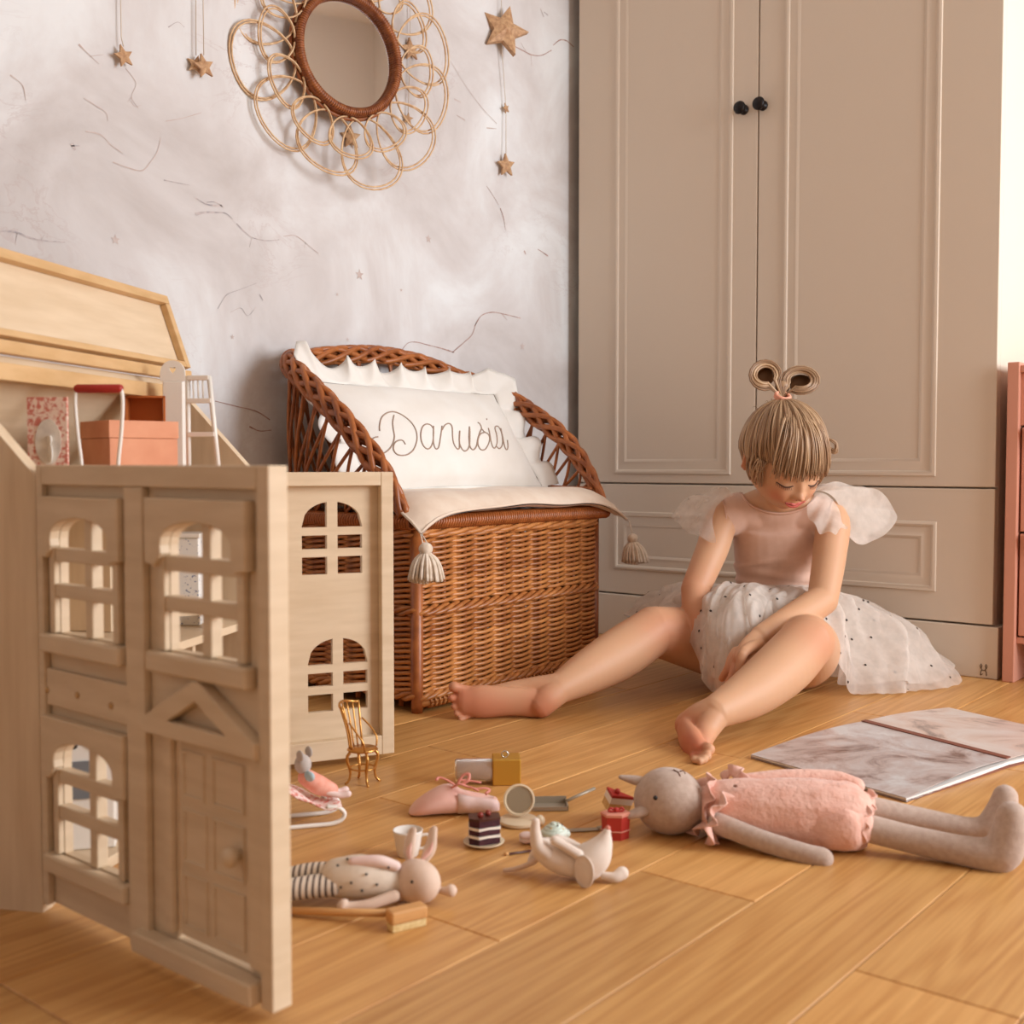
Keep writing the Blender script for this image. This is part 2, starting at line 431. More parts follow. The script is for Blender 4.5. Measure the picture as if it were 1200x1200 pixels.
for u, v, r in ((421, 322, .012), (502, 280, .010), (135, 281, .009), (612, 406, .010), (470, 340, .004), (395, 345, .004), (272, 395, .005), (407, 398, .005)):
    printed_star(u, v, r, M_PRINTL)
# ------------------------------------------------------------------ wardrobe
M_CREAM = mat('cream_lacquer', (222, 205, 186), 0.42, bump=0.03, bscale=260, spec=0.35)
M_GAP = mat('dark_gap', (60, 45, 36), 0.8)
M_KNOB = mat('dark_iron', (38, 34, 34), 0.35, metal=0.6)
M_INK = mat('grey_ink', (120, 98, 80), 0.6)

def moulding(mb, x0, z0, x1, z1, y, prof):
    """mitred raised frame on a face at y (towards -y); prof = (inset, height)"""
    rows = []
    for ins, hgt in prof:
        rows.append([(x0 + ins, y - hgt, z0 + ins), (x1 - ins, y - hgt, z0 + ins), (x1 - ins, y - hgt, z1 - ins), (x0 + ins, y - hgt, z1 - ins)])
    mb.surf(rows, closed=True)
WX0, WX1, WY = -1.665, -0.668, 2.283
wt = thing('wardrobe', 'tall cream two door wardrobe with a wide bottom drawer in the room corner', 'wardrobe', ((WX0 + WX1) / 2, WY, 0))
b = MB()
b.box((WX0, WY + 0.021, 0.10), (WX1, 2.83, 2.25), bev=0.002); b.build('carcass', M_CREAM, wt, False)
b = MB().box((WX0, WY - 0.004, 0.0), (WX1 + 0.012, WY + 0.05, 0.102), bev=0.002).box((WX0 + 0.002, WY + 0.05, 0), (WX1, 2.82, 0.1))
pl = b.build('plinth', M_CREAM, wt, False)
PROF = [(0, 0), (0.0015, 0.0030), (0.006, 0.0042), (0.010, 0.0028), (0.0115, 0.0008), (0.022, 0.0004), (0.030, 0.0024), (0.035, 0.0010), (0.036, 0.0003)]
def wdoor(x0, x1, name, z0, z1, mx0, mx1, mz0, mz1):
    d = MB().box((x0, WY, z0), (x1, WY + 0.0205, z1), bev=0.0016).build(name, M_CREAM, wt, False)
    m = MB(); moulding(m, mx0, mz0, mx1, mz1, WY, PROF); m.build('panel_moulding', M_CREAM, d, True, sharp=0.5)
    return d
zm = 0.372
d1 = wdoor(WX0, -1.1805, 'door', zm + .0018, 2.24, -1.556, -1.240, 0.394, 2.13)
d2 = wdoor(-1.1775, WX1, 'door', zm + .0018, 2.24, -1.117, -0.782, 0.394, 2.13)
d3 = wdoor(WX0, WX1, 'drawer', 0.1055, zm - .0018, -1.556, -0.778, 0.163, 0.304)
def knob(x, z, parent):
    m = MB(); M = frame((x, WY, z), (1, 0, 0), (0, 0, 1), (0, -1, 0))
    m.lathe([(0.0, 0), (0.011, 0), (0.011, 0.003), (0.006, 0.006), (0.006, 0.014), (0.0125, 0.018), (0.0145, 0.023), (0.012, 0.028), (0.0, 0.0305)], 20, M)
    m.build('knob', M_KNOB, parent)
knob(-1.2135, 1.2, d1); knob(-1.1675, 1.2, d2)
# small emblem: two upright loops joined by a bar
em = MB(); ex, ez, ey = -0.682, 0.017, WY - 0.0046
for s in (-1, 1):
    em.tube([(ex + s * p[0], ey, ez + p[1]) for p in ((.0055, -.011), (.0052, -.004), (.0022, 0), (.0052, .003), (.0066, .0075), (.0045, .0115), (.003, .008), (.0045, .003))], .0009, 5)
em.tube([(ex - .0045, ey, ez - .001), (ex + .0045, ey, ez - .001)], .0009, 5)
em.tube([(ex - .0052, ey, ez - .011), (ex - .001, ey, ez - .0075)], .0007, 5)
em.build('emblem', M_INK, pl)

# ------------------------------------------------------------------ pink dresser
M_ROSE = mat('terracotta_pink_paint', (214, 150, 126), 0.5, spec=0.35)
DX, DY = -0.645, 2.268
ds = thing('dresser', 'terracotta pink chest of drawers on legs beside the wardrobe', 'dresser', (DX + 0.4, DY, 0))
b = MB().box((DX, DY, 0.0), (DX + .022, DY + .42, 0.612), bev=.002); b.build('side_panel', M_ROSE, ds, False)
MB().box((DX + .778, DY, 0.0), (DX + .80, DY + .42, 0.612), bev=.002).build('side_panel', M_ROSE, ds, False)
MB().box((DX + .0222, DY + .004, 0.592), (DX + .7778, DY + .42, 0.606), bev=.002).build('top', M_ROSE, ds, False)
MB().box((DX + .0222, DY + .012, 0.492), (DX + .7778, DY + .03, 0.5915), bev=.001).build('top_rail', M_ROSE, ds, False)
MB().box((DX + .0222, DY + .012, 0.075), (DX + .7778, DY + .41, 0.087), bev=.001).build('bottom_rail', M_ROSE, ds, False)
MB().box((DX + .0222, DY + .40, 0.0875), (DX + .7778, DY + .41, 0.5915)).build('back_panel', M_ROSE, ds, False)
for z0, z1 in ((0.290, 0.488), (0.090, 0.286)):
    dd = MB().box((DX + .0255, DY + .010, z0), (DX + .7745, DY + .028, z1), bev=.0015).build('drawer', M_ROSE, ds, False)
    m = MB()
    xc = DX + .075
    m.add([(xc - .04, DY + .009, z1 - .002), (xc + .04, DY + .009, z1 - .002), (xc, DY + .009, z1 - .03), (xc - .04, DY - .004, z1 - .002), (xc + .04, DY - .004, z1 - .002), (xc, DY - .001, z1 - .03)],
          [(3, 5, 4), (0, 1, 2), (0, 2, 5, 3), (1, 4, 5, 2), (0, 3, 4, 1)])
    m.build('pull', M_ROSE, dd, False)
    MB().box((DX + .26, DY + .009, z1 - .06), (DX + .30, DY - .006, z1 - .04)).build('pull', M_ROSE, dd, False)

# ------------------------------------------------------------------ rattan mirror
M_CANE = mat('pale_rattan', (196, 152, 108), 0.45, (224, 190, 148), 90, spec=0.5)
M_RATTAN = mat('brown_rattan', (168, 98, 48), 0.5, (128, 66, 28), 70, spec=0.5)
m, nt, bb = new_mat('mirror_glass'); bb.inputs['Metallic'].default_value = 1; bb.inputs['Roughness'].default_value = 0.03
bb.inputs['Base Color'].default_value = (0.8, 0.8, 0.8, 1); M_MIRROR = m
MC = Vector((-1.70, 1.515, 1.208)); MTILT = math.radians(11)
mi = thing('wall_mirror', 'round mirror in a brown rattan ring with pale looped petals on the wallpaper', 'mirror', MC)
MW = frame(MC + Vector((.030, 0, 0)), (math.sin(MTILT), math.cos(MTILT), 0), (0, 0, 1), (math.cos(MTILT), -math.sin(MTILT), 0))     # local x right along wall, y up, z out of wall
b = MB(); R0 = 0.118
b.lathe([(0.1025, .012), (.1025, .028), (.105, .0320), (.111, .0325), (.1155, .030), (.1170, .024), (.1170, .010), (.112, .006), (.1025, .006)], 64, MW, caps=False)
ring = b.build('ring_frame', M_RATTAN, mi)
wrap = MB()
for i in range(150):                                  # binding cane wound round the ring
    a = 2 * PI * i / 150
    c, s = math.cos(a), math.sin(a); q = []
    for r_, z_ in ((.1022, .014), (.1022, .0285), (.1050, .0328), (.111, .0333), (.1160, .0305), (.1176, .024)):
        q.append(MW @ Vector((r_ * math.cos(a + z_ * .5), r_ * math.sin(a + z_ * .5), z_)))
    wrap.tube(q, .0011, 4)
wrap.build('binding', M_RATTAN, ring)
b = MB(); b.tube([MW @ Vector((  .1200 * math.cos(a), .1200 * math.sin(a), .010)) for a in [2 * PI * i / 64 for i in range(64)]], .0042, 8, closed=True)
b.build('outer_hoop', M_RATTAN, mi)
b = MB(); b.lathe([(0, .0165), (.1030, .0165), (.1030, .012), (0, .012)], 64, MW, caps=False); b.build('glass', M_MIRROR, mi, False)
def petal(ang, r_out, half, z, base):
    mb = MB()
    for k in (-1, 1):
        pts = []
        for i in range(33):
            t = i / 32; a = 2 * PI * t                   # one loop from the ring out and back
            f = .5 - .5 * math.cos(a)
            x = base + (r_out - base + k * .003) * f
            y = (half + k * .0022) * math.sin(a) * (.80 - .20 * math.cos(a)) + (.004 if t < .5 else -.004) * (1 - f)
            pts.append(MW @ Vector((x * math.cos(ang) - y * math.sin(ang), x * math.sin(ang) + y * math.cos(ang), z + .006 * math.sin(2 * PI * t + ang) + k * .001)))
        mb.tube(pts, .0018, 6, caps=False)
    mb.build('petal', M_CANE, mi)
for i in range(12):
    petal(2 * PI * (i + .52) / 12, 0.246 + .010 * math.sin(i * 2.2), 0.080, 0.016, 0.118)
for i in range(12):
    petal(2 * PI * (i + .02) / 12, 0.194 + .006 * math.sin(i * 1.7), 0.056, 0.022, 0.118)

# ------------------------------------------------------------------ star garlands
M_STARW = mat('star_wood', (206, 166, 126), 0.6, (172, 128, 92), 120)
M_STRING = mat('cotton_string', (214, 198, 182), 0.8)
def star(mb, c, r, rot=0.0, th=None, tilt=0.0):
    th = th or r * 0.3
    M = Matrix.Translation(c) @ RX(rot) @ RZ(tilt)
    v, f = [], []
    for side in (1, -1):
        for i in range(10):
            a = i * PI / 5; q = r if i % 2 == 0 else r * 0.46
            v.append(M @ Vector((side * th * 0.35, q * math.sin(a), q * math.cos(a))))
    v.append(M @ Vector((th, 0, 0))); v.append(M @ Vector((-th, 0, 0)))
    for i in range(10):
        j = (i + 1) % 10
        f += [(20, j, i), (21, 10 + i, 10 + j), (i, j, 10 + j, 10 + i)]
    mb.add(v, f)
def garland(label, stars, top):
    tp = on_wall(*top, x=-1.69); tp.z = 1.75
    g = thing('star_garland', label, 'garland', (-1.70, tp.y, 1.75))
    lows = []
    for (u, v, r, rot, dx) in stars:
        c = on_wall(u, v, -1.70 + dx); mb = MB(); star(mb, c, r, rot, tilt=(rot - .3) * .8)
        mb.build('star', M_STARW, g, False); lows.append(c)
    return g, tp, lows
def thread(g, pts, r=.0009):
    MB().tube(pts, r, 5).build('string', M_STRING, g)
g, tp, lw = garland('single small wooden star hanging on a string at the far left of the wallpaper', [(145, 66, .0185, 0.35, .012)], (141, 0))
thread(g, [Vector((-1.694, tp.y, 1.75)), Vector((-1.691, lw[0].y - .002, lw[0].z + .03)), lw[0] + Vector((0, 0, .016))])
MB().ball((-1.697, tp.y, 1.75), .004, 8, 6).build('pin', M_KNOB, g)
g, tp, lw = garland('pair of overlapping wooden stars on two strings left of the mirror', [(230, 76, .0175, -0.25, .009), (239, 78, .0215, 0.30, .020)], (236, 0))
for k, c in enumerate(lw): thread(g, [Vector((-1.694, tp.y - .004 + k * .009, 1.75)), c + Vector((0, 0, .0165 + .003 * k))])
MB().ball((-1.697, tp.y, 1.75), .004, 8, 6).build('pin', M_KNOB, g)
g, tp, lw = garland('garland of one big and two small wooden stars between mirror and wardrobe',
                    [(591, 36, .060, -0.28, .020), (593, 127, .0125, 0.4, .010), (593, 194, .027, 0.12, .013)], (588, 0))
thread(g, [Vector((-1.694, tp.y, 1.75)), lw[0] + Vector((-.008, 0, .03)), lw[0] + Vector((-.008, 0, -.03)), lw[1], lw[2] + Vector((0, 0, .01))])
MB().ball((-1.697, tp.y, 1.75), .004, 8, 6).build('pin', M_KNOB, g)
g, tp, lw = garland('garland of wooden stars hanging behind the right petals of the mirror', [(481, 58, .024, 0.2, .008), (478, 139, .013, -0.1, .008)], (482, 0))
thread(g, [Vector((-1.696, tp.y, 1.75)), lw[0], lw[1]])
MB().ball((-1.697, tp.y, 1.75), .004, 8, 6).build('pin', M_KNOB, g)
g, tp, lw = garland('long wooden star hanging below the middle of the mirror ring', [(411, 161, .024, 0.1, .008)], (405, 0))
thread(g, [Vector((-1.697, tp.y, 1.75)), lw[0] + Vector((0, 0, .015))])
MB().ball((-1.697, tp.y, 1.75), .004, 8, 6).build('pin', M_KNOB, g)
# ------------------------------------------------------------------ wicker chest bench
def wicker(name, c1, c2):
    m, nt, b = new_mat(name); N, L = nt.nodes, nt.links
    oi = N.new('ShaderNodeObjectInfo'); tc = N.new('ShaderNodeTexCoord')
    n = N.new('ShaderNodeTexNoise'); n.inputs['Scale'].default_value = 45; n.inputs['Detail'].default_value = 3
    L.new(tc.outputs['Object'], n.inputs['Vector'])
    ad = N.new('ShaderNodeMath'); ad.operation = 'MULTIPLY_ADD'; ad.inputs[1].default_value = 0.35; L.new(oi.outputs['Random'], ad.inputs[0]); L.new(n.outputs['Fac'], ad.inputs[2])
    r = N.new('ShaderNodeValToRGB'); r.color_ramp.elements[0].position = 0.42; r.color_ramp.elements[1].position = 0.9
    r.color_ramp.elements[0].color = lin(c1); r.color_ramp.elements[1].color = lin(c2)
    L.new(ad.outputs[0], r.inputs[0]); L.new(r.outputs[0], b.inputs['Base Color'])
    b.inputs['Roughness'].default_value = 0.38; b.inputs['Specular IOR Level'].default_value = 0.5
    return m
M_WICK = wicker('wicker', (150, 84, 38), (206, 136, 74))
M_WICKD = wicker('wicker_dark', (128, 66, 30), (178, 104, 52))
BX0, BX1, BY0, BY1 = -1.662, -1.316, 1.350, 1.878
bk = thing('wicker_bench', 'brown wicker storage bench with curved openwork backrest against the wallpaper', 'bench', (-1.49, 1.614, 0))
def rounded_path(off, per):                          # ring round the body, even steps, with outward normals
    r = 0.018; pts = []
    segs = [((BX1, BY0 + r), (BX1, BY1 - r), (1, 0)), ((BX1 - r, BY1), (BX0 + r, BY1), (0, 1)), ((BX0, BY1 - r), (BX0, BY0 + r), (-1, 0)), ((BX0 + r, BY0), (BX1 - r, BY0), (0, -1))]
    raw = []
    for k, (a, b, nrm) in enumerate(segs):
        for i in range(40):
            t = i / 39; raw.append((Vector((a[0] + (b[0] - a[0]) * t, a[1] + (b[1] - a[1]) * t, 0)), Vector((nrm[0], nrm[1], 0))))
        n2 = segs[(k + 1) % 4][2]
        c = Vector((b[0] - nrm[0] * r, b[1] - nrm[1] * r, 0))
        for i in range(1, 6):
            t = i / 6 * PI / 2; d = Vector((nrm[0], nrm[1], 0)) * math.cos(t) + Vector((n2[0], n2[1], 0)) * math.sin(t)
            raw.append((c + d * r, d))
    L_ = [0.0]
    for i in range(len(raw)): L_.append(L_[-1] + (raw[(i + 1) % len(raw)][0] - raw[i][0]).length)
    tot = L_[-1]; out = []; j = 0
    for i in range(per):
        s = tot * i / per
        while L_[j + 1] < s: j += 1
        t = (s - L_[j]) / max(L_[j + 1] - L_[j], 1e-9)
        p = raw[j][0].lerp(raw[(j + 1) % len(raw)][0], t); d = raw[j][1].lerp(raw[(j + 1) % len(raw)][1], t).normalized()
        out.append((p, d))
    return out
NST = 32; SUB = 6
PATH = rounded_path(0, NST * SUB)
def weaver_mesh(par, amp=.0062, rad=.0037, vert=.0022):
    mb = MB()
    for k in (0, 1):
        pts = []
        for i, (p, d) in enumerate(PATH):
            ph = PI * (i / SUB + par * .0) + k * PI
            w = .0006 * nz(p, 30, 5 + k + par * 3)
            pts.append(p + d * (-.006 + amp * math.cos(ph)) + Vector((0, 0, vert * math.sin(ph) + w)))
        mb.tube(pts, rad, 6, closed=True)
    return mb.mesh('weaver', M_WICK, True, Matrix.Translation((1.49, -1.614, 0)))
WM = [weaver_mesh(0), weaver_mesh(1), weaver_mesh(2)]
ROWS = [0.036 + .00935 * i for i in range(29)]
for i, z in enumerate(ROWS):
    if 14 <= i <= 15: continue
    o = bpy.data.objects.new('weaver', WM[i % 3]); COL.objects.link(o); o.parent = bk; o.location = (0, 0, z)
def band(name, z, n, r, R_, turns):
    mb = MB()
    for k in range(n):
        pts = []
        for i, (p, d) in enumerate(PATH):
            a = 2 * PI * (turns * i / len(PATH) + k / n)
            pts.append(p + d * (-.002 + R_ * math.cos(a)) + Vector((0, 0, z + R_ * math.sin(a))))
        mb.tube(pts, r, 6, closed=True)
    return mb.build(name, M_WICK, bk)
band('middle_band', (ROWS[14] + ROWS[15]) / 2, 4, .0042, .0062, 16)
band('upper_band', .3045, 3, .0048, .005, 12)
band('lower_band', .027, 3, .0046, .005, 24)
# stakes
pp = MB().tube([(0, 0, .008), (0, 0, .31)], .0048, 6).mesh('stake', M_WICKD)
for i in range(NST):
    p, d = PATH[i * SUB]
    o = bpy.data.objects.new('stake', pp); COL.objects.link(o); o.parent = bk
    q = p - d * .006; o.location = (q.x + 1.49, q.y - 1.614, 0)
for x in (BX0 + .006, BX1 - .008):
    for y in (BY0 + .008, BY1 - .008):
        MB().tube([(x, y, 0), (x, y, .012), (x, y, .312)], [.0095, .0105, .0105], 10).build('corner_post', M_WICKD, bk)
mb = MB().box((BX0 + .012, BY0 + .012, .018), (BX1 - .016, BY1 - .012, .026)); mb.build('bottom_panel', M_WICKD, bk, False)
wr_ = MB()                                           # wound cane on the lowest front rail
for i in range(44):
    y = BY0 + .03 + i * .0108
    wr_.tube([(BX1 - .002 + .0075 * math.cos(a), y + .0012 * a / 6, .0145 + .0075 * math.sin(a)) for a in [2 * PI * j / 8 for j in range(9)]], .0026, 5)
wr_.tube([(BX1 - .002, BY0 + .01, .0145), (BX1 - .002, BY1 - .01, .0145)], .006, 6)
wr_.build('wound_rail', M_WICK, bk)
# lid with its wound edge
lid = MB().box((BX0 - .004, BY0 - .014, .3150), (BX1 + .004, BY1 + .014, .328), bev=.003)
LD = lid.build('lid', M_WICKD, bk, False)
e = MB()
LE = [(BX1 + .006, BY0 - .016), (BX1 + .006, BY1 + .018), (BX0, BY1 + .018), (BX0, BY0 - .016)]
for k in range(4):
    a, b = LE[k], LE[(k + 1) % 4]; n = int(((a[0] - b[0]) ** 2 + (a[1] - b[1]) ** 2) ** .5 / .0062)
    dx, dy = (b[0] - a[0]) / n, (b[1] - a[1]) / n
    nx, ny = (dy, -dx); l = math.hypot(nx, ny); nx /= l; ny /= l
    for i in range(n):
        c = (a[0] + dx * (i + .5), a[1] + dy * (i + .5))
        e.tube([(c[0] + nx * .0095 * math.cos(t) + dx * .25 * math.sin(t), c[1] + ny * .0095 * math.cos(t) + dy * .25 * math.sin(t), .3225 + .0105 * math.sin(t)) for t in [2 * PI * j / 8 for j in range(8)]], .0034, 4, closed=True)
e.build('wound_edge', M_WICKD, LD)
# backrest: plaited rim over a lattice of rods
RIM = spline([(-1.322, 1.328, .335), (-1.362, 1.318, .402), (-1.425, 1.314, .468), (-1.50, 1.316, .526), (-1.575, 1.322, .575), (-1.635, 1.345, .603), (-1.662, 1.40, .616),
              (-1.668, 1.52, .634), (-1.668, 1.62, .639), (-1.666, 1.73, .630), (-1.655, 1.83, .605), (-1.60, 1.902, .572), (-1.52, 1.915, .527), (-1.44, 1.917, .476), (-1.375, 1.912, .410), (-1.325, 1.905, .335)], 10)
SEAT = spline([(-1.345, 1.342, .332), (-1.45, 1.338, .332), (-1.56, 1.338, .332), (-1.635, 1.35, .332), (-1.662, 1.42, .332), (-1.664, 1.53, .332), (-1.664, 1.62, .332), (-1.664, 1.72, .332), (-1.660, 1.81, .332),
               (-1.635, 1.885, .332), (-1.55, 1.895, .332), (-1.45, 1.895, .332), (-1.345, 1.89, .332)], 12)
def along(P, t):
    x = max(0, min(1, t)) * (len(P) - 1); i = min(int(x), len(P) - 2); return P[i].lerp(P[i + 1], x - i)
NR = len(RIM)
for k in range(8):
    hand = 1 if k % 2 else -1; pts = []
    for i in range(NR):
        t = (RIM[min(i + 1, NR - 1)] - RIM[max(i - 1, 0)]).normalized()
        mid = Vector((-1.50, 1.614, RIM[i].z)); out = RIM[i] - mid
        out = (out - t * out.dot(t)).normalized(); up = t.cross(out)
        if abs(up.z) > 0 and up.z < 0: up = -up
        thick = (.42 + .58 * min(1, min(i, NR - 1 - i) / 14)) * (1.0 if (i < 62 or i > NR - 50) else .82)
        a = hand * 2 * PI * i / 21 + k * PI / 4
        pts.append(RIM[i] + out * (.0100 * math.cos(a) + hand * .0012) * thick + up * (.0165 * math.sin(a)) * thick)
    MB().tube(pts, .0059, 6).build('plaited_strand', M_WICKD, bk)
for k in range(34):
    s = (k + .5) / 34
    for dlt in (-.035, .03):
        a = along(SEAT, s); b = along(RIM, min(.995, max(.005, s + dlt)))
        if b.z - a.z < .05: continue
        m_ = a.lerp(b, .5) + Vector((0, 0, 0)) + (Vector((a.x, a.y, 0)) - Vector((-1.5, 1.614, 0))).normalized() * .008
        MB().tube(spline([a, m_, b], 4), .0033, 6).build('lattice_rod', M_WICKD, bk)
for off, zz in ((0.0, .345), (.004, .354)):
    MB().tube([p + Vector((0, 0, zz - .332 + .02 * abs(i / len(SEAT) - .5))) for i, p in enumerate(SEAT)], .0048, 6).build('seat_rail', M_WICKD, bk)
MB().tube([along(SEAT, t) + Vector((0, 0, .035 + .03 * math.sin(PI * t) ** 2)) for t in [i / 60 for i in range(61)]], .0055, 6).build('lattice_rail', M_WICKD, bk)

# ------------------------------------------------------------------ seat cushion with tassels
M_LINEN = mat('blush_linen', (232, 212, 192), 0.85, (224, 200, 178), 30, bump=0.25, bscale=420, bdist=.0008, sheen=.2)
M_YARN = mat('ecru_yarn', (232, 216, 198), 0.9, (214, 194, 172), 120, sheen=.3)
cu = thing('seat_cushion', 'thin blush linen seat pad with tassels lying on the wicker bench', 'cushion', (-1.46, 1.62, .333))
rows_t, rows_b = [], []
NXc, NYc = 30, 44
def cush(u, v, top):
    # u 0..1 wall to front, v 0..1 near end to far end
    px = -1.640 + u * (.345 + .005 * math.sin(v * 9)) ; py = 1.352 + v * .530
    fu = max(0, (u - .86) / .14); ev = 4 * v * (1 - v)
    cor = max(0, u - .7) / .3 * (abs(2 * v - 1) ** 6)
    px += .014 * fu + .010 * cor; py += (v - .5) * (.040 * cor + .012) - .012 * (1 - v)
    edge = min(u, 1 - u, v * 1.6, (1 - v) * 1.6)
    th = .016 * min(1, edge / .12) ** .5
    z = .3575 + .004 * nz((px * 9, py * 9, 0)) - .026 * fu ** 2 * (.50 + .12 * math.sin(v * 7 + 1)) - .034 * cor ** 1.5
    return Vector((px, py, z + (th if top else -th) - (0.004 if not top else 0)))
mb = MB()
mb.surf([[cush(i / NXc, j / NYc, True) for j in range(NYc + 1)] for i in range(NXc + 1)])
mb.surf([[cush(i / NXc, j / NYc, False) for j in range(NYc, -1, -1)] for i in range(NXc + 1)])
mb.build('pad', M_LINEN, cu)
pip = [cush(i / 20, 0, True) for i in range(21)] + [cush(1, j / 40, True) for j in range(1, 41)] + [cush(1 - i / 20, 1, True) for i in range(1, 21)]
MB().tube(pip, .0028, 6).build('piping', M_LINEN, cu)
def tassel(c, s=1.0, lean=(0, 0)):
    c = Vector(c); mb = MB()
    ts = MB().ball(c, (.0115 * s, .0115 * s, .0105 * s), 14, 10).build('tassel', M_YARN, cu)
    for k in range(74):
        a = k * 2.39996; q = ((k + .5) / 74) ** .5
        r1, r2 = .0085 * s * q, .029 * s * q
        drop = .046 * s * (1 - .12 * q * q) * (1 + .06 * math.sin(k * 7.7))
        dx, dy = math.cos(a), math.sin(a)
        p = [(r1 * .5, -.006), (r1 * 1.5 + .004 * q, -.016), (r2 * .82, -.4 * drop - .012), (r2, -drop - .008)]
        mb.tube(spline([c + Vector((dx * r + lean[0] * -z, dy * r + lean[1] * -z, z)) for r, z in p], 3), .0026 * s, 5)
    mb.build('tassel_fringe', M_YARN, ts)
    return ts
T1 = cush(1, 0, False) + Vector((.006, -.004, -.0)); T1c = Vector((T1.x + .012, T1.y - .004, T1.z - .020))
t1 = tassel(T1c, 1.0)
MB().tube([T1 + Vector((-.003, 0, .002)), T1c + Vector((-.002, -.004, .006))], .0012, 5).tube([T1 + Vector((-.003, 0.003, .002)), T1c + Vector((0.002, .004, .006))], .0012, 5).build('tassel_cord', M_YARN, t1)
T2 = cush(1, 1, False) + Vector((.004, .006, 0)); T2c = Vector((T2.x + .003, T2.y + .004, T2.z - .034))
t2 = tassel(T2c, .95, (.05, .15))
MB().tube([T2 + Vector((-.003, 0, .002)), T2c + Vector((0, 0, .006))], .0012, 5).build('tassel_cord', M_YARN, t2)

# ------------------------------------------------------------------ ruffled pillow with an embroidered name
M_COTTON = mat('white_cotton', (238, 233, 226), 0.85, (232, 225, 216), 12, bump=0.2, bscale=300, bdist=.0006, sheen=.2)
M_THREAD = mat('taupe_thread', (168, 142, 124), 0.7)
PO = Vector((-1.452, 1.616, .372)); PU = Vector((-.145, 0, .215)).normalized(); PR = Vector((0, 1, 0)); PN = PR.cross(PU)
pw = thing('pillow', 'white ruffled pillow with an embroidered name leaning against the bench backrest', 'pillow', PO)
HW, HH = .247, .118
PF = frame(PO + PU * HH, PR, PU, PN)
def puff(u, v):                                      # u, v in -1..1
    e = max(0, 1 - abs(u) ** 3.0) ** .6 * max(0, 1 - abs(v) ** 2.6) ** .6
    return .042 * e + .006 * nz((u * 2.5, v * 2, 3)) * e + .004 * math.sin(5 * u + 3 * v) * e * (1 - abs(u))
def pil(u, v, s):
    k = 1 - .045 * (1 - abs(u)) * abs(v) ** 3 ; k2 = 1 - .05 * (1 - abs(v)) * abs(u) ** 3
    return PF @ Vector((u * HW * k2, v * HH * k, s * puff(u, v)))
mb = MB()
mb.surf([[pil(-1 + 2 * j / 40, -1 + 2 * i / 24, 1) for j in range(41)] for i in range(25)])
mb.surf([[pil(1 - 2 * j / 40, -1 + 2 * i / 24, -.7) for j in range(41)] for i in range(25)])
mb.build('pillow_case', M_COTTON, pw)
# ruffle round the edge
edge = []
for j in range(60): edge.append((-1 + 2 * j / 60, 1, 0, 1))
for j in range(30): edge.append((1, 1 - 2 * j / 30, 1, 0))
for j in range(60): edge.append((1 - 2 * j / 60, -1, 0, -1))
for j in range(30): edge.append((-1, -1 + 2 * j / 30, -1, 0))
rows = [[] for _ in range(7)]; NE = len(edge) * 3
for q in range(NE):
    x = q / 3; i0 = int(x) % len(edge); i1 = (i0 + 1) % len(edge); t = x - int(x)
    ea, eb = edge[i0], edge[i1]
    u, v = ea[0] + (eb[0] - ea[0]) * t, ea[1] + (eb[1] - ea[1]) * t
    nu, nv = ea[2] + (eb[2] - ea[2]) * t, ea[3] + (eb[3] - ea[3]) * t
    cn = (abs(u) * abs(v)) ** 14
    if cn > .05:
        nu += (1 if u > 0 else -1) * cn * .6; nv += (1 if v > 0 else -1) * cn * .6
    w = .050 if v > -.9 else .016
    base_ = pil(u, v, 0)
    for k in range(7):
        f = k / 6
        ph = q * .25 + 1.6 * nz((q * .07, 0, 0)); ft = f ** .8
        fold = (math.sin(ph) * .0115 + math.sin(q * .13 + 2) * .006) * ft + .007 * f
        side = math.cos(ph) * .009 * ft
        ww = w * f * (1 + .10 * math.sin(q * .23) + .03 * math.sin(ph))
        off = PR * (nu * ww + (side if abs(nv) > abs(nu) else 0)) + PU * (nv * ww + (side if abs(nu) >= abs(nv) else 0)) + PN * (fold * (1 if v > -.9 else .3) + .002)
        rows[k].append(base_ + off)
rf = MB(); rf.surf(rows, closed=True)
o = rf.build('ruffle', M_COTTON, pw)
sd = o.modifiers.new('t', 'SOLIDIFY'); sd.thickness = .0012
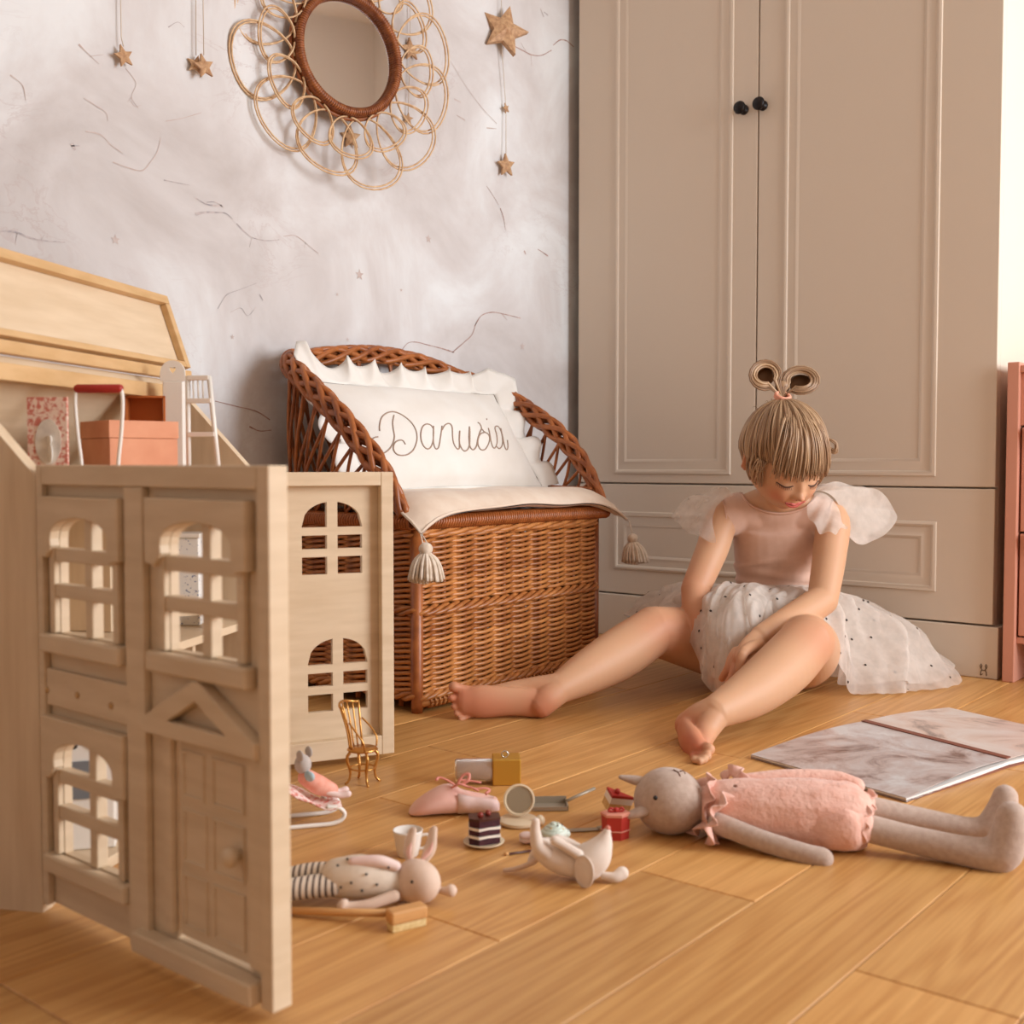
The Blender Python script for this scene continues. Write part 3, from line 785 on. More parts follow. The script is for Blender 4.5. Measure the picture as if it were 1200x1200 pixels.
NAME = [[(110, 248), (108, 215), (118, 165), (140, 138), (180, 125), (225, 135), (275, 165), (315, 205), (342, 255), (355, 305), (352, 350), (335, 395), (305, 420), (270, 425), (235, 415), (212, 390), (206, 360), (215, 335), (240, 325), (262, 330), (280, 355)],
        [(200, 150), (192, 200), (195, 250), (205, 300), (198, 345), (178, 378), (145, 395), (105, 392), (72, 370), (57, 335), (65, 300), (85, 285), (105, 285)],
        [(468, 250), (450, 228), (420, 220), (393, 240), (380, 285), (385, 335), (405, 375), (432, 392), (455, 378), (470, 340), (474, 290), (470, 235), (472, 300), (478, 360), (492, 388), (512, 380), (522, 340), (528, 280), (528, 235), (530, 262), (548, 230), (575, 225), (596, 250), (608, 300), (622, 350), (645, 385), (660, 380), (655, 330), (648, 275), (650, 300), (660, 355), (685, 398), (710, 400), (722, 370), (716, 310), (706, 255), (712, 320), (728, 380), (750, 400), (768, 380), (772, 330), (782, 290), (795, 262), (785, 228), (770, 218)],
        [(792, 262), (815, 285), (845, 300), (858, 330), (850, 370), (830, 400), (800, 400), (778, 370), (775, 330), (790, 300), (815, 290)],
        [(850, 255), (858, 300), (870, 350), (888, 385), (905, 385), (916, 350), (912, 290), (905, 250), (918, 228), (940, 235), (955, 270), (960, 330), (955, 370), (935, 390), (910, 375)],
        [(955, 240), (962, 300), (972, 360), (988, 392), (1002, 380), (1000, 325)],
        [(846, 180), (847, 188)]]
mb = MB()
for st in NAME:
    P = []
    for a, c in st:
        r = ray(430 + a / 6, 460 + c / 6)
        k = (PF.translation + PN * .040 - EYEPOS).dot(PN) / r.dot(PN); q = PF.inverted() @ (EYEPOS + r * k)
        P.append(Vector((q.x, q.y, 0)))
    pts = []
    for p in spline(P, 4):
        u, v = p.x / HW, p.y / HH
        q = pil(u / (1 - .05 * (1 - abs(v)) * abs(u) ** 3), v / (1 - .045 * (1 - abs(u)) * abs(v) ** 3), 1); pts.append(q + PN * .0006)
    mb.tube(pts, .0013, 6)
mb.build('embroidered_name', M_THREAD, pw)
# ------------------------------------------------------------------ wooden dollhouse, opened
def birch(name, c1, c2, st, sc=9):
    return mat(name, c1, 0.5, c2, sc, st, 5, bump=.04, bscale=160, spec=.35, lo=.3, hi=.7)
M_BIRCH = birch('birch_plywood', (224, 200, 169), (212, 186, 153), (1.2, 1.2, 9))
M_BIRCHV = birch('birch_board', (224, 200, 169), (210, 183, 150), (8, 8, .8))
M_PINE = birch('pine_edge', (216, 178, 130), (200, 160, 110), (2, 2, 8))
M_STEEL = mat('hinge_steel', (200, 196, 190), 0.25, metal=1)
HO = Vector((-1.0, .525, 0)); FAR = Vector((-1.23, .955, 0))
HA = math.atan2(FAR.y - HO.y, FAR.x - HO.x); HL = (FAR - HO).length; HD = .215
dh = thing('dollhouse', 'open wooden dollhouse with hinged facades, arched windows and raised roof panel', 'dollhouse', HO, HA)
HM = Matrix.Translation(HO) @ RZ(HA)                 # local: x along the front, y into the house, z up
def hbox(name, lo, hi, m, bev=.001, parent=dh):
    return MB().box(lo, hi, HM, bev).build(name, m, parent, False)
EZ, RY_, RZ_ = .412, .105, .520
gab = [(0, 0), (HD, 0), (HD, EZ - .004), (RY_, RZ_), (0, EZ - .004)]
GM = lambda x: HM @ Matrix(((0, 1, 0, x), (1, 0, 0, 0), (0, 0, 1, 0), (0, 0, 0, 1)))
MB().plate([gab], .016, GM(.0)).build('gable_wall', M_BIRCHV, dh, False)
MB().plate([gab], .014, GM(HL - .014)).build('gable_wall', M_BIRCHV, dh, False)
hbox('back_wall', (.0165, HD - .008, .012), (HL - .0145, HD, EZ - .02), M_BIRCHV)
hbox('floor_board', (.0165, 0.001, .0), (HL - .0145, HD - .0085, .012), M_BIRCH)
hbox('floor_board', (.0165, 0.001, .202), (HL - .0145, HD - .0085, .212), M_BIRCH)
hbox('floor_board', (.0165, 0.001, .384), (HL - .0145, HD - .0085, .394), M_BIRCH)
hbox('partition_wall', (.325, 0.120, .2125), (.333, HD - .009, .3835), M_BIRCHV)
hbox('partition_wall', (.325, 0.012, .0125), (.333, HD - .009, .2015), M_BIRCHV)
# back roof slope, ridge beam and the flipped-up front roof panel
MB().add([HM @ Vector(p) for p in ((-.012, RY_, RZ_ + .003), (HL + .012, RY_, RZ_ + .003), (HL + .012, HD + .022, .392), (-.012, HD + .022, .392),
                                   (-.012, RY_ + .006, RZ_ + .011), (HL + .012, RY_ + .006, RZ_ + .011), (HL + .012, HD + .030, .400), (-.012, HD + .030, .400))],
         [(0, 1, 2, 3), (7, 6, 5, 4), (0, 4, 5, 1), (1, 5, 6, 2), (2, 6, 7, 3), (3, 7, 4, 0)]).build('roof_slope', M_BIRCH, dh, False)
hbox('ridge_beam', (.0165, RY_ - .012, RZ_ - .016), (HL - .0145, RY_ + .004, RZ_ + .002), M_PINE)
hbox('ridge_beam', (-.014, RY_ - .006, RZ_ + .0125), (HL + .014, RY_ + .010, RZ_ + .026), M_PINE)
LA = math.radians(19)                                # the lid leans back past upright
LMAT = HM @ Matrix(((1, 0, 0, 0), (0, math.cos(LA), math.sin(LA), RY_ + .004), (0, -math.sin(LA), math.cos(LA), RZ_ + .0265), (0, 0, 0, 1)))
ll = .105
lidp = MB().box((-.014, 0, 0), (HL + .014, .007, ll), LMAT, .001).build('roof_panel', M_BIRCH, dh, False)
MB().box((-.014, -.010, ll - .012), (HL + .014, -.0003, ll), LMAT, .001).build('roof_batten', M_PINE, lidp, False)
MB().box((HL + .002, -.010, 0.001), (HL + .014, -.0003, ll - .0123), LMAT, .001).build('roof_batten', M_PINE, lidp, False)
MB().box((-.014, -.010, 0.001), (HL + .0017, -.0003, .009), LMAT, .001).build('roof_batten', M_PINE, lidp, False)

# -------- front facade panel, swung open towards the room: frame (u along, n outward, z up)
def arch(x0, x1, z0, zs, zt, n=14):
    """opening with a flat segmental top: springs at zs, crown at zt"""
    pts = [(x0, z0), (x1, z0), (x1, zs)]
    c = (x0 + x1) / 2; h = (x1 - x0) / 2
    for i in range(1, n): a = PI * i / n; pts.append((c + h * math.cos(a), zs + (zt - zs) * math.sin(a) ** .8))
    pts.append((x0, zs)); return pts
P1 = Matrix(((.975, 0, 0, HO.x + .002), (0, 1, 0, HO.y), (0, 0, 1, 0), (0, 0, 0, 1)))
PWD, ZB, ZT = .345, .010, .4185
WIN = [(.030, .127, .266, .352, .372), (.207, .303, .268, .354, .374), (.030, .130, .062, .150, .171)]
panel = MB()
holes = [arch(*w) for w in WIN]
door_hole = rect(.212, .030, .314, .202)
panel.plate([rect(.001, ZB + .001, PWD - .001, ZT - .001)] + holes + [door_hole], .008, P1 @ TR(0, .006, 0))
fp = panel.build('facade_panel', M_BIRCH, dh, False)
def pbox(name, lo, hi, m=M_BIRCH, parent=fp, bev=.0012, P=P1):
    return MB().box((lo[0], lo[1], lo[2]), (hi[0], hi[1], hi[2]), P, bev).build(name, m, parent, False)
# frame members stand proud of the board
pbox('stile', (0, -.001, ZB), (.010, .0058, ZT)); pbox('stile', (.149, -.001, ZB), (.177, .0058, ZT - .0185))
pbox('stile', (.3305, -.001, ZB), (PWD, .0175, ZT))
pbox('rail', (.0102, -.001, ZT - .018), (.3303, .0058, ZT)); pbox('rail', (.0102, .001, .198), (.1488, .0058, .232))
pbox('rail', (.0, .0145, ZB), (.3303, .0175, ZB + .014)); pbox('rail', (.0, .0172, ZT - .016), (.3303, .0175, ZT))
pbox('door_post', (.2005, .0005, .036), (.2115, .0058, .202)); pbox('door_post', (.3145, .0005, .036), (.330, .0058, .202))
for px_, pz_ in ((.012, .212), (.066, .214), (.122, .212)):
    MB().lathe([(0, 0), (.003, 0), (.003, .0012), (0, .0016)], 10, P1 @ frame((px_, .0008, pz_), (1, 0, 0), (0, 0, 1), (0, -1, 0))).build('peg', M_PINE, fp)
for (x0, x1, z0, zs, zt) in WIN:
    c = (x0 + x1) / 2; a0, a1 = x0 - .021, x1 + .016
    # lintel board with a shouldered, scooped lower edge
    lt = [(a0, zs - .014), (a0 + .012, zs - .016), (x0, zs - .006)]
    n = 12; h = (x1 - x0) / 2
    for i in range(n + 1):
        an = PI * (1 - i / n); lt.append((c + (h + .001) * math.cos(an), zs + (zt - zs + .001) * math.sin(an) ** .8))
    lt += [(x1, zs - .006), (a1 - .012, zs - .016), (a1, zs - .014), (a1, zt + .017), (a0, zt + .017)]
    MB().plate([lt], .010, P1 @ TR(0, -.0045, 0), .0012).build('lintel', M_BIRCH, fp, False)
    pbox('sill', (a0, -.006, z0 - .018), (a1 + .002, .0058, z0 - .001), bev=.0025)
    pbox('window_post', (x0 - .0095, .0, z0), (x0 - .0005, .0058, zs - .008)); pbox('window_post', (x1 + .0005, .0, z0), (x1 + .0095, .0058, zs - .008))
    pbox('mullion', (c + .001, .002, z0), (c + .013, .013, zt - .001))
    for k in (1, 2):
        zz = z0 + (zs + .012 - z0) * k / 3
        pbox('glazing_bar', (x0, .001, zz), (x1, .012, zz + .0125))
# pediment, door, threshold
ped = [[(.180, .200), (.330, .200), (.330, .2105), (.258, .2485), (.252, .2485), (.180, .2105)], [(.212, .2115), (.298, .2115), (.255, .2345)]]
MB().plate(ped, .011, P1 @ TR(0, -.0055, 0), .001).build('pediment', M_BIRCH, fp, False)
pbox('threshold', (.165, -.010, .012), (.328, .0058, .0295), bev=.002)
dr = pbox('door', (.2165, .006, .0345), (.3125, .014, .199))
dm = M_BIRCH
for (x0, z0, x1, z1) in ((.2215, .150, .252, .189), (.2215, .096, .2545, .141), (.2215, .043, .2545, .088), (.262, .150, .304, .189), (.262, .096, .304, .141), (.262, .043, .304, .088)):
    b = MB(); moulding(b, x0, z0, x1, z1, 0, [(0, 0), (.0005, .0016), (.0025, .0016), (.003, 0)])
    b.v = [tuple(P1 @ (Vector(p) + Vector((0, .006, 0)))) for p in b.v]
    b.build('door_panel', M_BIRCH, fp, False)
MB().lathe([(0, 0), (.004, 0), (.004, .004), (.0075, .008), (.0078, .012), (.005, .015), (0, .0155)], 16, P1 @ frame((.2975, .006, .119), (1, 0, 0), (0, 0, 1), (0, -1, 0))).build('door_knob', M_BIRCH, fp)
for z0 in (.30, .06):
    MB().tube([P1 @ Vector((-.0045, .004, z0)), P1 @ Vector((-.0045, .004, z0 + .075))], .003, 10).build('hinge', M_STEEL, fp)

# -------- second facade panel, seen from its inner side
P2A = Vector((-1.2285, .9560, 0)); P2B = Vector((-1.149, 1.123, 0)); tt = (P2B - P2A).normalized()
P2 = frame(P2A + tt * .003, tt, (-tt.y, tt.x, 0), (0, 0, 1))    # y axis away from the viewer
W2 = (P2B - P2A).length
def panes(x0, x1, z0, zs, zt):
    out = []; c = (x0 + x1) / 2; g = .0075; rows = [z0, z0 + (zs - z0) * .5, zs]
    hb = .0055
    for k in (0, 1):
        lo, hi = rows[k] + (0 if k == 0 else hb), rows[k + 1] - hb
        out.append(rect(x0, lo, c - g, hi)); out.append(rect(c + g, lo, x1, hi))
    h = (x1 - x0) / 2; zb = zs + hb
    L_ = [(x0, zb)]; n = 8
    R2 = [(c + g, zb), (x1, zb)]
    for i in range(0, n + 1):
        a = i / n; x = h - (h - g) * a
        zz = zb + .002 + (zt - zb - .002) * math.sqrt(max(0, 1 - (x / h) ** 2)) ** .9
        L_.append((c - x, zz)); R2.append((c + x, zz))
    L_.append((c - g, zb)); out.append(list(reversed(L_))); out.append(R2)
    return out
b = MB(); b.plate([rect(0.0, .009, W2, .408)] + panes(.058, .144, .266, .326, .367) + panes(.065, .151, .074, .134, .176), .009, P2 @ TR(0, .006, 0))
sp = b.build('facade_panel', M_BIRCH, dh, False)
pbox('stile', (.167, -.010, .009), (W2, .0058, .408), parent=sp, P=P2); pbox('stile', (0, -.010, .009), (.020, .0058, .408), parent=sp, P=P2)
pbox('rail', (.0202, -.010, .389), (.1668, .0058, .408), parent=sp, P=P2); pbox('rail', (.0202, -.010, .009), (.1668, .0058, .036), parent=sp, P=P2)

# ------------------------------------------------------------------ doll furniture standing in the attic and rooms
M_WHITEP = mat('white_paint', (238, 230, 220), 0.4)
M_ORANGE = mat('orange_box_board', (206, 120, 62), 0.7, (196, 108, 50), 20)
M_PEACH = mat('peach_box_board', (226, 158, 122), 0.7, (214, 142, 106), 20)
M_RED = mat('red_handle', (168, 42, 34), 0.45)
def hloc(u, v, d, z): p = at(u, v, d); return Vector((p.x, p.y, z))
AZ = .3942
def local_thing(name, label, cat, p, rz, group=None):
    t = thing(name, label, cat, p, rz, group); return t, Matrix.Translation(p) @ RZ(rz)
VIEW = YAW                                             # world angle at which a local x axis runs to the right of the photograph
# picture card
p = hloc(57, 545, 1.17, AZ); t, M = local_thing('picture_card', 'red bordered card with an oval portrait standing in the dollhouse attic', 'card', p, VIEW)
M_CARD = mat('card_red_print', (206, 120, 104), 0.7, (236, 208, 190), 240, lo=.45, hi=.55)
M_OVAL = mat('card_oval_print', (236, 226, 212), 0.7, (206, 194, 182), 60)
b = MB(); b.box((-.0205, -.002, 0), (.0205, .002, .094), M); b.build('card_board', M_CARD, t, False)
b = MB(); b.lathe([(0, .0006), (.0135, .0006), (.0135, 0), (0, 0)], 24, M @ frame((.001, -.0021, .048), (1, 0, 0), (0, 0, 1.75), (0, -1, 0)), caps=False); b.build('oval_picture', M_OVAL, t, False)
b = MB(); b.ball(M @ Vector((.003, -.004, .036)), (.006, .0015, .010), 10, 6).ball(M @ Vector((.003, -.004, .050)), (.0042, .0015, .005), 10, 6); b.build('portrait', M_WHITEP, t)
# red handled wire basket frame
p = hloc(117, 545, 1.24, AZ); t, M = local_thing('handle_frame', 'white wire hoop with a red grip standing before the peach carton', 'toy basket', p, VIEW - .05)
for s in (-1, 1):
    MB().tube(spline([M @ Vector(q) for q in ((s * .019, 0, .0), (s * .021, 0, .03), (s * .0245, 0, .06), (s * .0265, 0, .090), (s * .0255, 0, .104), (s * .023, 0, .107))], 5), .0022, 8).build('wire', M_WHITEP, t)
MB().tube([M @ Vector((s * .0265, 0, .1075)) for s in (-1, -.9, .9, 1)], [.0035, .0048, .0048, .0035], 12).build('grip', M_RED, t)
b = MB(); b.box((-.024, -.016, 0), (.024, .016, .003), M); b.build('tray', M_WHITEP, t, False)
# boxes
def carton(label, u, d, w, dp, h, rz, m1, z=AZ, open_=False, lidh=.02):
    p = hloc(u, 545, d, z); t, M = local_thing('box', label, 'box', p, rz, 'boxes in the dollhouse attic')
    if open_:
        b = MB(); e = .0025
        b.box((-w / 2, -dp / 2, 0), (-w / 2 + e, dp / 2, h), M).box((w / 2 - e, -dp / 2, 0), (w / 2, dp / 2, h), M).box((-w / 2, -dp / 2, 0), (w / 2, dp / 2, e), M).box((-w / 2, -dp / 2, h - e), (w / 2, dp / 2, h), M).box((-w / 2, dp / 2 - e, 0), (w / 2, dp / 2, h), M)
        b.build('box_shell', m1, t, False)
    else:
        MB().box((-w / 2 + .001, -dp / 2 + .001, 0), (w / 2 - .001, dp / 2 - .001, h - lidh + .0), M, .0006).build('box_base', m1, t, False)
        MB().box((-w / 2, -dp / 2, h - lidh + .0003), (w / 2, dp / 2, h), M, .0008).build('lid', m1, t, False)
    return t
carton('peach lidded carton standing cornerwise beside the white ladder in the attic', 152, 1.315, .082, .086, .074, VIEW + .72, M_PEACH, lidh=.020)
carton('open orange carton on its side behind the peach carton', 173, 1.425, .050, .028, .110, VIEW + .12, M_ORANGE, open_=True)
# white cabinet with a heart
p = hloc(206, 545, 1.425, AZ); t, M = local_thing('heart_cabinet', 'narrow white doll cabinet with heart cut top standing beside the ladder', 'doll cabinet', p, VIEW)
MB().box((-.0125, -.010, 0), (.0125, .010, .128), M, .001).build('body', M_WHITEP, t, False)
top = [(-.0155, 0), (.0155, 0), (.0155, .008)] + [(.0155 * math.cos(a), .010 + .016 * math.sin(a)) for a in [PI * i / 14 for i in range(15)]] + [(-.0155, .008)]
heart = [(.0042 * math.sin(a) ** 3, .014 + .0048 * (13 * math.cos(a) - 5 * math.cos(2 * a) - 2 * math.cos(3 * a) - math.cos(4 * a)) / 16) for a in [2 * PI * i / 28 for i in range(28)]]
MB().plate([top, heart], .003, M @ TR(0, -.009, .1283)).build('crest', M_WHITEP, t, False)
# step ladder
p = hloc(236, 545, 1.38, AZ); t, M = local_thing('step_ladder', 'white wooden doll step ladder standing before the heart cabinet', 'doll ladder', p, VIEW - .1)
for s in (-1, 1):
    MB().tube([M @ Vector((s * .0195 + .006, -.006, 0)), M @ Vector((s * .0135 - .004, .004, .132))], .0030, 6).build('rail', M_WHITEP, t)
for k, zz in enumerate((.020, .061, .102, .130)):
    f = zz / .132; x = .0195 + (.0135 - .0195) * f
    MB().box((-x + .006 - .010 * f, -.010 + .010 * f, zz - .0028), (x + .006 - .010 * f, -.001 + .010 * f, zz + .0028), M, .0006).build('tread', M_WHITEP, t, False)
b = MB()
for k in (-1, 0, 1): b.tube([M @ Vector((k * .006 - .003, .001, .104)), M @ Vector((k * .006 - .004, .002, .128))], .0011, 5)
b.build('spindle', M_WHITEP, t)
# furniture behind the facade windows
M_DOTTED = mat('white_sprig_paper', (236, 232, 226), 0.6, (120, 128, 158), 260, lo=.60, hi=.66)
p = HM @ Vector((.415, .075, .2125)); t, M = local_thing('doll_wardrobe', 'white sprig patterned doll cupboard seen through the upper right facade window', 'doll cupboard', p, VIEW)
MB().box((-.03, -.02, 0), (.03, .02, .112), M, .001).build('body', M_DOTTED, t, False)
MB().box((-.0325, -.0225, .1123), (.0325, .0225, .118), M, .001).build('top', M_WHITEP, t, False)
p = HM @ Vector((.375, .035, .2125)); t, M = local_thing('doll_bench', 'pale slanted doll bench before the sprig patterned cupboard', 'doll bench', p, VIEW + .5)
MB().box((-.035, -.014, .018), (.035, .014, .022), M, .0005).build('seat', M_BIRCH, t, False)
for s in (-1, 1): MB().box((s * .030 - .002, -.013, 0), (s * .030 + .002, .013, .0178), M).build('leg', M_BIRCH, t, False)
p = HM @ Vector((.155, .06, .0122)); t, M = local_thing('doll_stove', 'white doll cooker with black knobs seen through the lower facade window', 'doll cooker', p, VIEW + .25)
MB().box((-.04, -.03, 0), (.04, .03, .128), M, .002).build('body', M_WHITEP, t, False)
MB().box((-.028, -.0325, .055), (.028, -.0302, .095), M, .0006).build('oven_door', mat('grey_glass', (120, 122, 126), 0.3), t, False)
MB().box((-.04, .020, .1283), (.04, .030, .150), M, .001).build('back_splash', M_WHITEP, t, False)
for k in range(3): MB().lathe([(0, 0), (.004, 0), (.0035, .004), (0, .004)], 10, M @ frame((-.022 + k * .022, -.0302, .112), (1, 0, 0), (0, 0, 1), (0, -1, 0))).build('knob', M_KNOB, t)
# ------------------------------------------------------------------ toys on the floor
def toy(name, label, cat, u, v, rz=0.0, group=None, z=0.0):
    p = ground(u, v); p.z = z
    t = thing(name, label, cat, p, VIEW + rz, group)
    return t, ROOTS[t.name]
M_GOLD = mat('gold_metal', (206, 152, 84), 0.3, metal=.9)
M_PORC = mat('white_porcelain', (238, 228, 218), 0.25, spec=.5)
M_PINKS = mat('pink_satin', (232, 176, 160), 0.55, (240, 196, 182), 25, sheen=.3)
M_PALEP = mat('pale_pink_cotton', (240, 214, 206), 0.7, (234, 202, 194), 30, sheen=.2)
M_GREYF = mat('grey_felt', (188, 176, 168), 0.9, sheen=.3)
M_WHITEF = mat('white_felt', (234, 218, 204), 0.9, (226, 206, 190), 40, bump=.15, bscale=500, bdist=.0005, sheen=.3)
M_BLACK = mat('black_thread', (36, 28, 26), 0.5)
M_TOYW = mat('toy_wood', (218, 164, 104), 0.5, (202, 146, 88), 12, (1, 1, 8))
# gold chair
t, M = toy('doll_chair', 'tiny gold metal chair with a spindle back near the open facade', 'doll chair', 425, 917, -.35)
b = MB(); b.lathe([(0, .043), (.019, .043), (.0205, .0445), (.019, .0465), (0, .047)], 24, M); b.build('seat', M_GOLD, t)
for a in (.7, 2.3, 3.9, 5.5):
    c, s = math.cos(a), math.sin(a)
    MB().tube([M @ Vector(q) for q in spline([(c * .016, s * .016, .043), (c * .021, s * .021, .034), (c * .0165, s * .0165, .018), (c * .018, s * .018, .006), (c * .0235, s * .0235, .0)], 4)], [.0022] * 9 + [.0017] * 8, 8).build('leg', M_GOLD, t)
MB().tube([M @ Vector((.0165 * math.cos(a), .0165 * math.sin(a), .020)) for a in [2 * PI * i / 20 for i in range(20)]], .0012, 6, closed=True).build('stretcher', M_GOLD, t)
for i in range(7):
    a = PI + (i - 3) * .36
    MB().tube([M @ Vector(q) for q in spline([(.017 * math.cos(a), .017 * math.sin(a), .046), (.019 * math.cos(a) - .002, .018 * math.sin(a), .07), (.0215 * math.cos(a) - .008, .0270 * math.sin(a), .104)], 4)], .0011 if 0 < i < 6 else .0015, 6).build('spindle', M_GOLD, t)
MB().tube([M @ Vector((.0215 * math.cos(a) - .008, .0270 * math.sin(a), .104 + .002 * math.sin((a - PI) * 3 + 1.5))) for a in [PI + (i - 8) * .135 for i in range(17)]], .0017, 6).build('top_rail', M_GOLD, t)
for s in (-1, 1):
    MB().tube([M @ Vector(q) for q in spline([(-.010, s * .0175, .082), (.002, s * .020, .070), (.011, s * .019, .058), (.012, s * .0165, .046)], 4)], .0013, 6).build('arm', M_GOLD, t)
# sled with a little mouse
M_FLORAL = mat('pink_floral_cloth', (244, 214, 204), 0.8, (224, 138, 124), 190, lo=.52, hi=.60)
t, M = toy('doll_sled', 'little doll lounger on curved white runners with pink flowered cloth', 'doll lounger', 374, 969, .30)
for y in (-.002, .042):
    MB().tube([M @ Vector(q) for q in spline([(-.050, y, .0032), (-.01, y, .0030), (.014, y, .0032), (.026, y, .007), (.029, y, .014), (.022, y, .021), (.008, y, .023)], 5)], .0026, 8).build('runner', M_WHITEP, t)
rws = []
for i in range(14):
    f = i / 13; x = -.060 + .086 * f; z = .030 + .030 * (1 - f) ** 2 + .003 * math.sin(f * 7) - .010 * f
    rws.append([M @ Vector((x, -.004 + .048 * j / 8, z + .0025 * math.sin(j * .9 + i))) for j in range(9)])
b = MB(); b.surf(rws); o = b.build('cloth', M_FLORAL, t); sd = o.modifiers.new('t', 'SOLIDIFY'); sd.thickness = .0022
for x in (-.040, .012): MB().tube([M @ Vector((x, -.004, .0222 + (.013 if x < 0 else .0))), M @ Vector((x, .044, .0222 + (.013 if x < 0 else 0)))], .0018, 6).build('crossbar', M_WHITEP, t)
for x, zt in ((-.040, .033), ):
    for y in (-.002, .042): MB().tube([M @ Vector((x, y, .004)), M @ Vector((x, y, zt))], .0018, 6).build('strut', M_WHITEP, t)
t2, _ = toy('toy_mouse', 'tiny grey headed toy mouse in a peach dress lying on the flowered lounger', 'toy mouse', 374, 966, .30, z=.041)
N_ = M @ TR(.004, .018, .002)
MB().limb([N_ @ Vector(q) for q in ((-.016, 0, .052), (-.002, 0, .042), (.012, 0, .035))], [.010, .0115, .009], 12).build('dress', mat('peach_dress', (232, 150, 128), .8, (240, 176, 156), 90), t2)
MB().ball(N_ @ Vector((-.020, .0, .068)), (.0105, .0095, .0115), 14, 10).build('head', M_GREYF, t2)
for s in (-1, 1): MB().ball(N_ @ Vector((-.018 + s * .006, s * .0085, .080)), (.0065, .0022, .0065), 12, 8).build('ear', M_GREYF, t2)
MB().ball(N_ @ Vector((-.014, -.0105, .056)), (.009, .004, .006), 10, 8).build('scarf', mat('pale_blue_cloth', (176, 196, 202), .8), t2)
for y in (-.006, .006): MB().limb([N_ @ Vector(q) for q in ((.008, y, .034), (.022, y * 1.4, .030), (.031, y * 1.5, .031))], [.0038, .0035, .0042], 8).build('leg', M_PALEP, t2)
# slipper
t, M = toy('ballet_slipper', 'soft pink child slipper with ribbon ties lying before the gold and clear cylinder', 'slipper', 532, 952, .16)
S = [(-.0545, .006, .004, .009), (-.050, .017, .011, .010), (-.040, .022, .020, .014), (-.026, .0245, .029, .020), (-.012, .025, .036, .024), (.002, .024, .035, .024), (.016, .022, .030, .022), (.030, .021, .026, .020), (.043, .019, .023, .018), (.051, .013, .019, .015), (.0545, .004, .011, .011)]
rows = []
for x, w, h, cz in S:
    rg = []
    for j in range(20):
        a = 2 * PI * j / 20; y = w * math.cos(a) * (1 if math.sin(a) > 0 else 1.0); z = h * .5 + h * .5 * math.sin(a)
        z = max(z, .0015) ; dip = 0
        if math.sin(a) > .55 and .004 < x < .046: dip = .009 * min(1, (math.sin(a) - .55) / .3)
        rg.append(M @ Vector((x, y * (.82 if z > h * .75 else 1), z - dip + .0012 * nz((x * 60, y * 60, z * 60)))))
    rows.append(rg)
b = MB(); b.surf(rows, closed=True); b.f.append(tuple(range(19, -1, -1))); b.f.append(tuple(len(b.v) - 20 + i for i in range(20))); b.mi += [0, 0]
sh = b.build('upper', M_PINKS, t); sh.modifiers.new('s', 'SUBSURF').levels = 1; sh.modifiers['s'].render_levels = 1
rows = []
for x, w, h, cz in S[5:]:
    rows.append([M @ Vector((x + .0006, (w + .0010) * math.cos(a), max(.0012, h * .5 + (h * .5 + .0010) * math.sin(a)))) for a in [PI * (-.28 + 1.56 * j / 16 + .0) + PI * .0 - PI * .5 + PI * .5 for j in range(17)] if True])
rows2 = []
for x, w, h, cz in S[5:]:
    rows2.append([M @ Vector((x + .0006, -(w + .0011) * math.cos(a), max(.0012, h * .5 + (h * .5 + .0011) * math.sin(a)))) for a in [-.9 + 1.55 * j / 10 for j in range(11)]])
b = MB(); b.surf(rows2); b.build('pale_heel', M_PALEP, t).modifiers.new('t', 'SOLIDIFY').thickness = -.001
M_RIB = mat('coral_ribbon', (222, 140, 124), .5)
for pts in ([(-.004, -.013, .034), (.004, -.02, .040), (.014, -.018, .036), (.022, -.02, .034), (.027, -.017, .030)], [(.003, -.010, .036), (.010, -.006, .046), (.017, -.008, .048), (.016, -.012, .042), (.008, -.012, .037)],
            [(.002, -.012, .035), (-.008, -.006, .041), (-.018, -.002, .044), (-.022, -.006, .042)], [(.022, -.014, .031), (.034, -.014, .032), (.042, -.012, .029), (.036, -.018, .026)], [(.006, .012, .036), (.020, .010, .035), (.034, .006, .033)]):
    MB().tube([M @ p for p in spline(pts, 5)], .0021, 6, flat=.6).build('ribbon', M_RIB, t)
# clear bottle with gold cube cap
m, nt, bb = new_mat('clear_glass'); bb.inputs['Transmission Weight'].default_value = .82; bb.inputs['Roughness'].default_value = .04; bb.inputs['IOR'].default_value = 1.3
bb.inputs['Base Color'].default_value = (.80, .74, .70, 1); M_CLEAR = m
M_GOLDP = mat('satin_gold', (206, 158, 66), .38, metal=.55)
t, M = toy('toy_lantern', 'clear cylinder with a gold cube end lying behind the pink slipper', 'toy lantern', 594, 921, .05)
b = MB(); A_ = M @ frame((-.019, .016, .0165), (0, 1, 0), (0, 0, 1), (-1, 0, 0))
b.lathe([(.0155, .0), (.0160, .003), (.0160, .046), (.0145, .0485), (0, .0485), (0, .0472), (.0135, .0470), (.0146, .045), (.0146, 0)], 28, A_, caps=False); b.build('glass_cylinder', M_CLEAR, t)
MB().box((-.0185, 0, 0), (.0185, .036, .0345), M, .0015).build('gold_cube', M_GOLDP, t, False)
b = MB(); b.tube([M @ Vector((-.002 + .0042 * math.cos(a), .012, .0385 + .0042 * math.sin(a))) for a in [2 * PI * i / 16 for i in range(16)]], .0011, 6, closed=True); b.build('ring', M_STEEL, t)
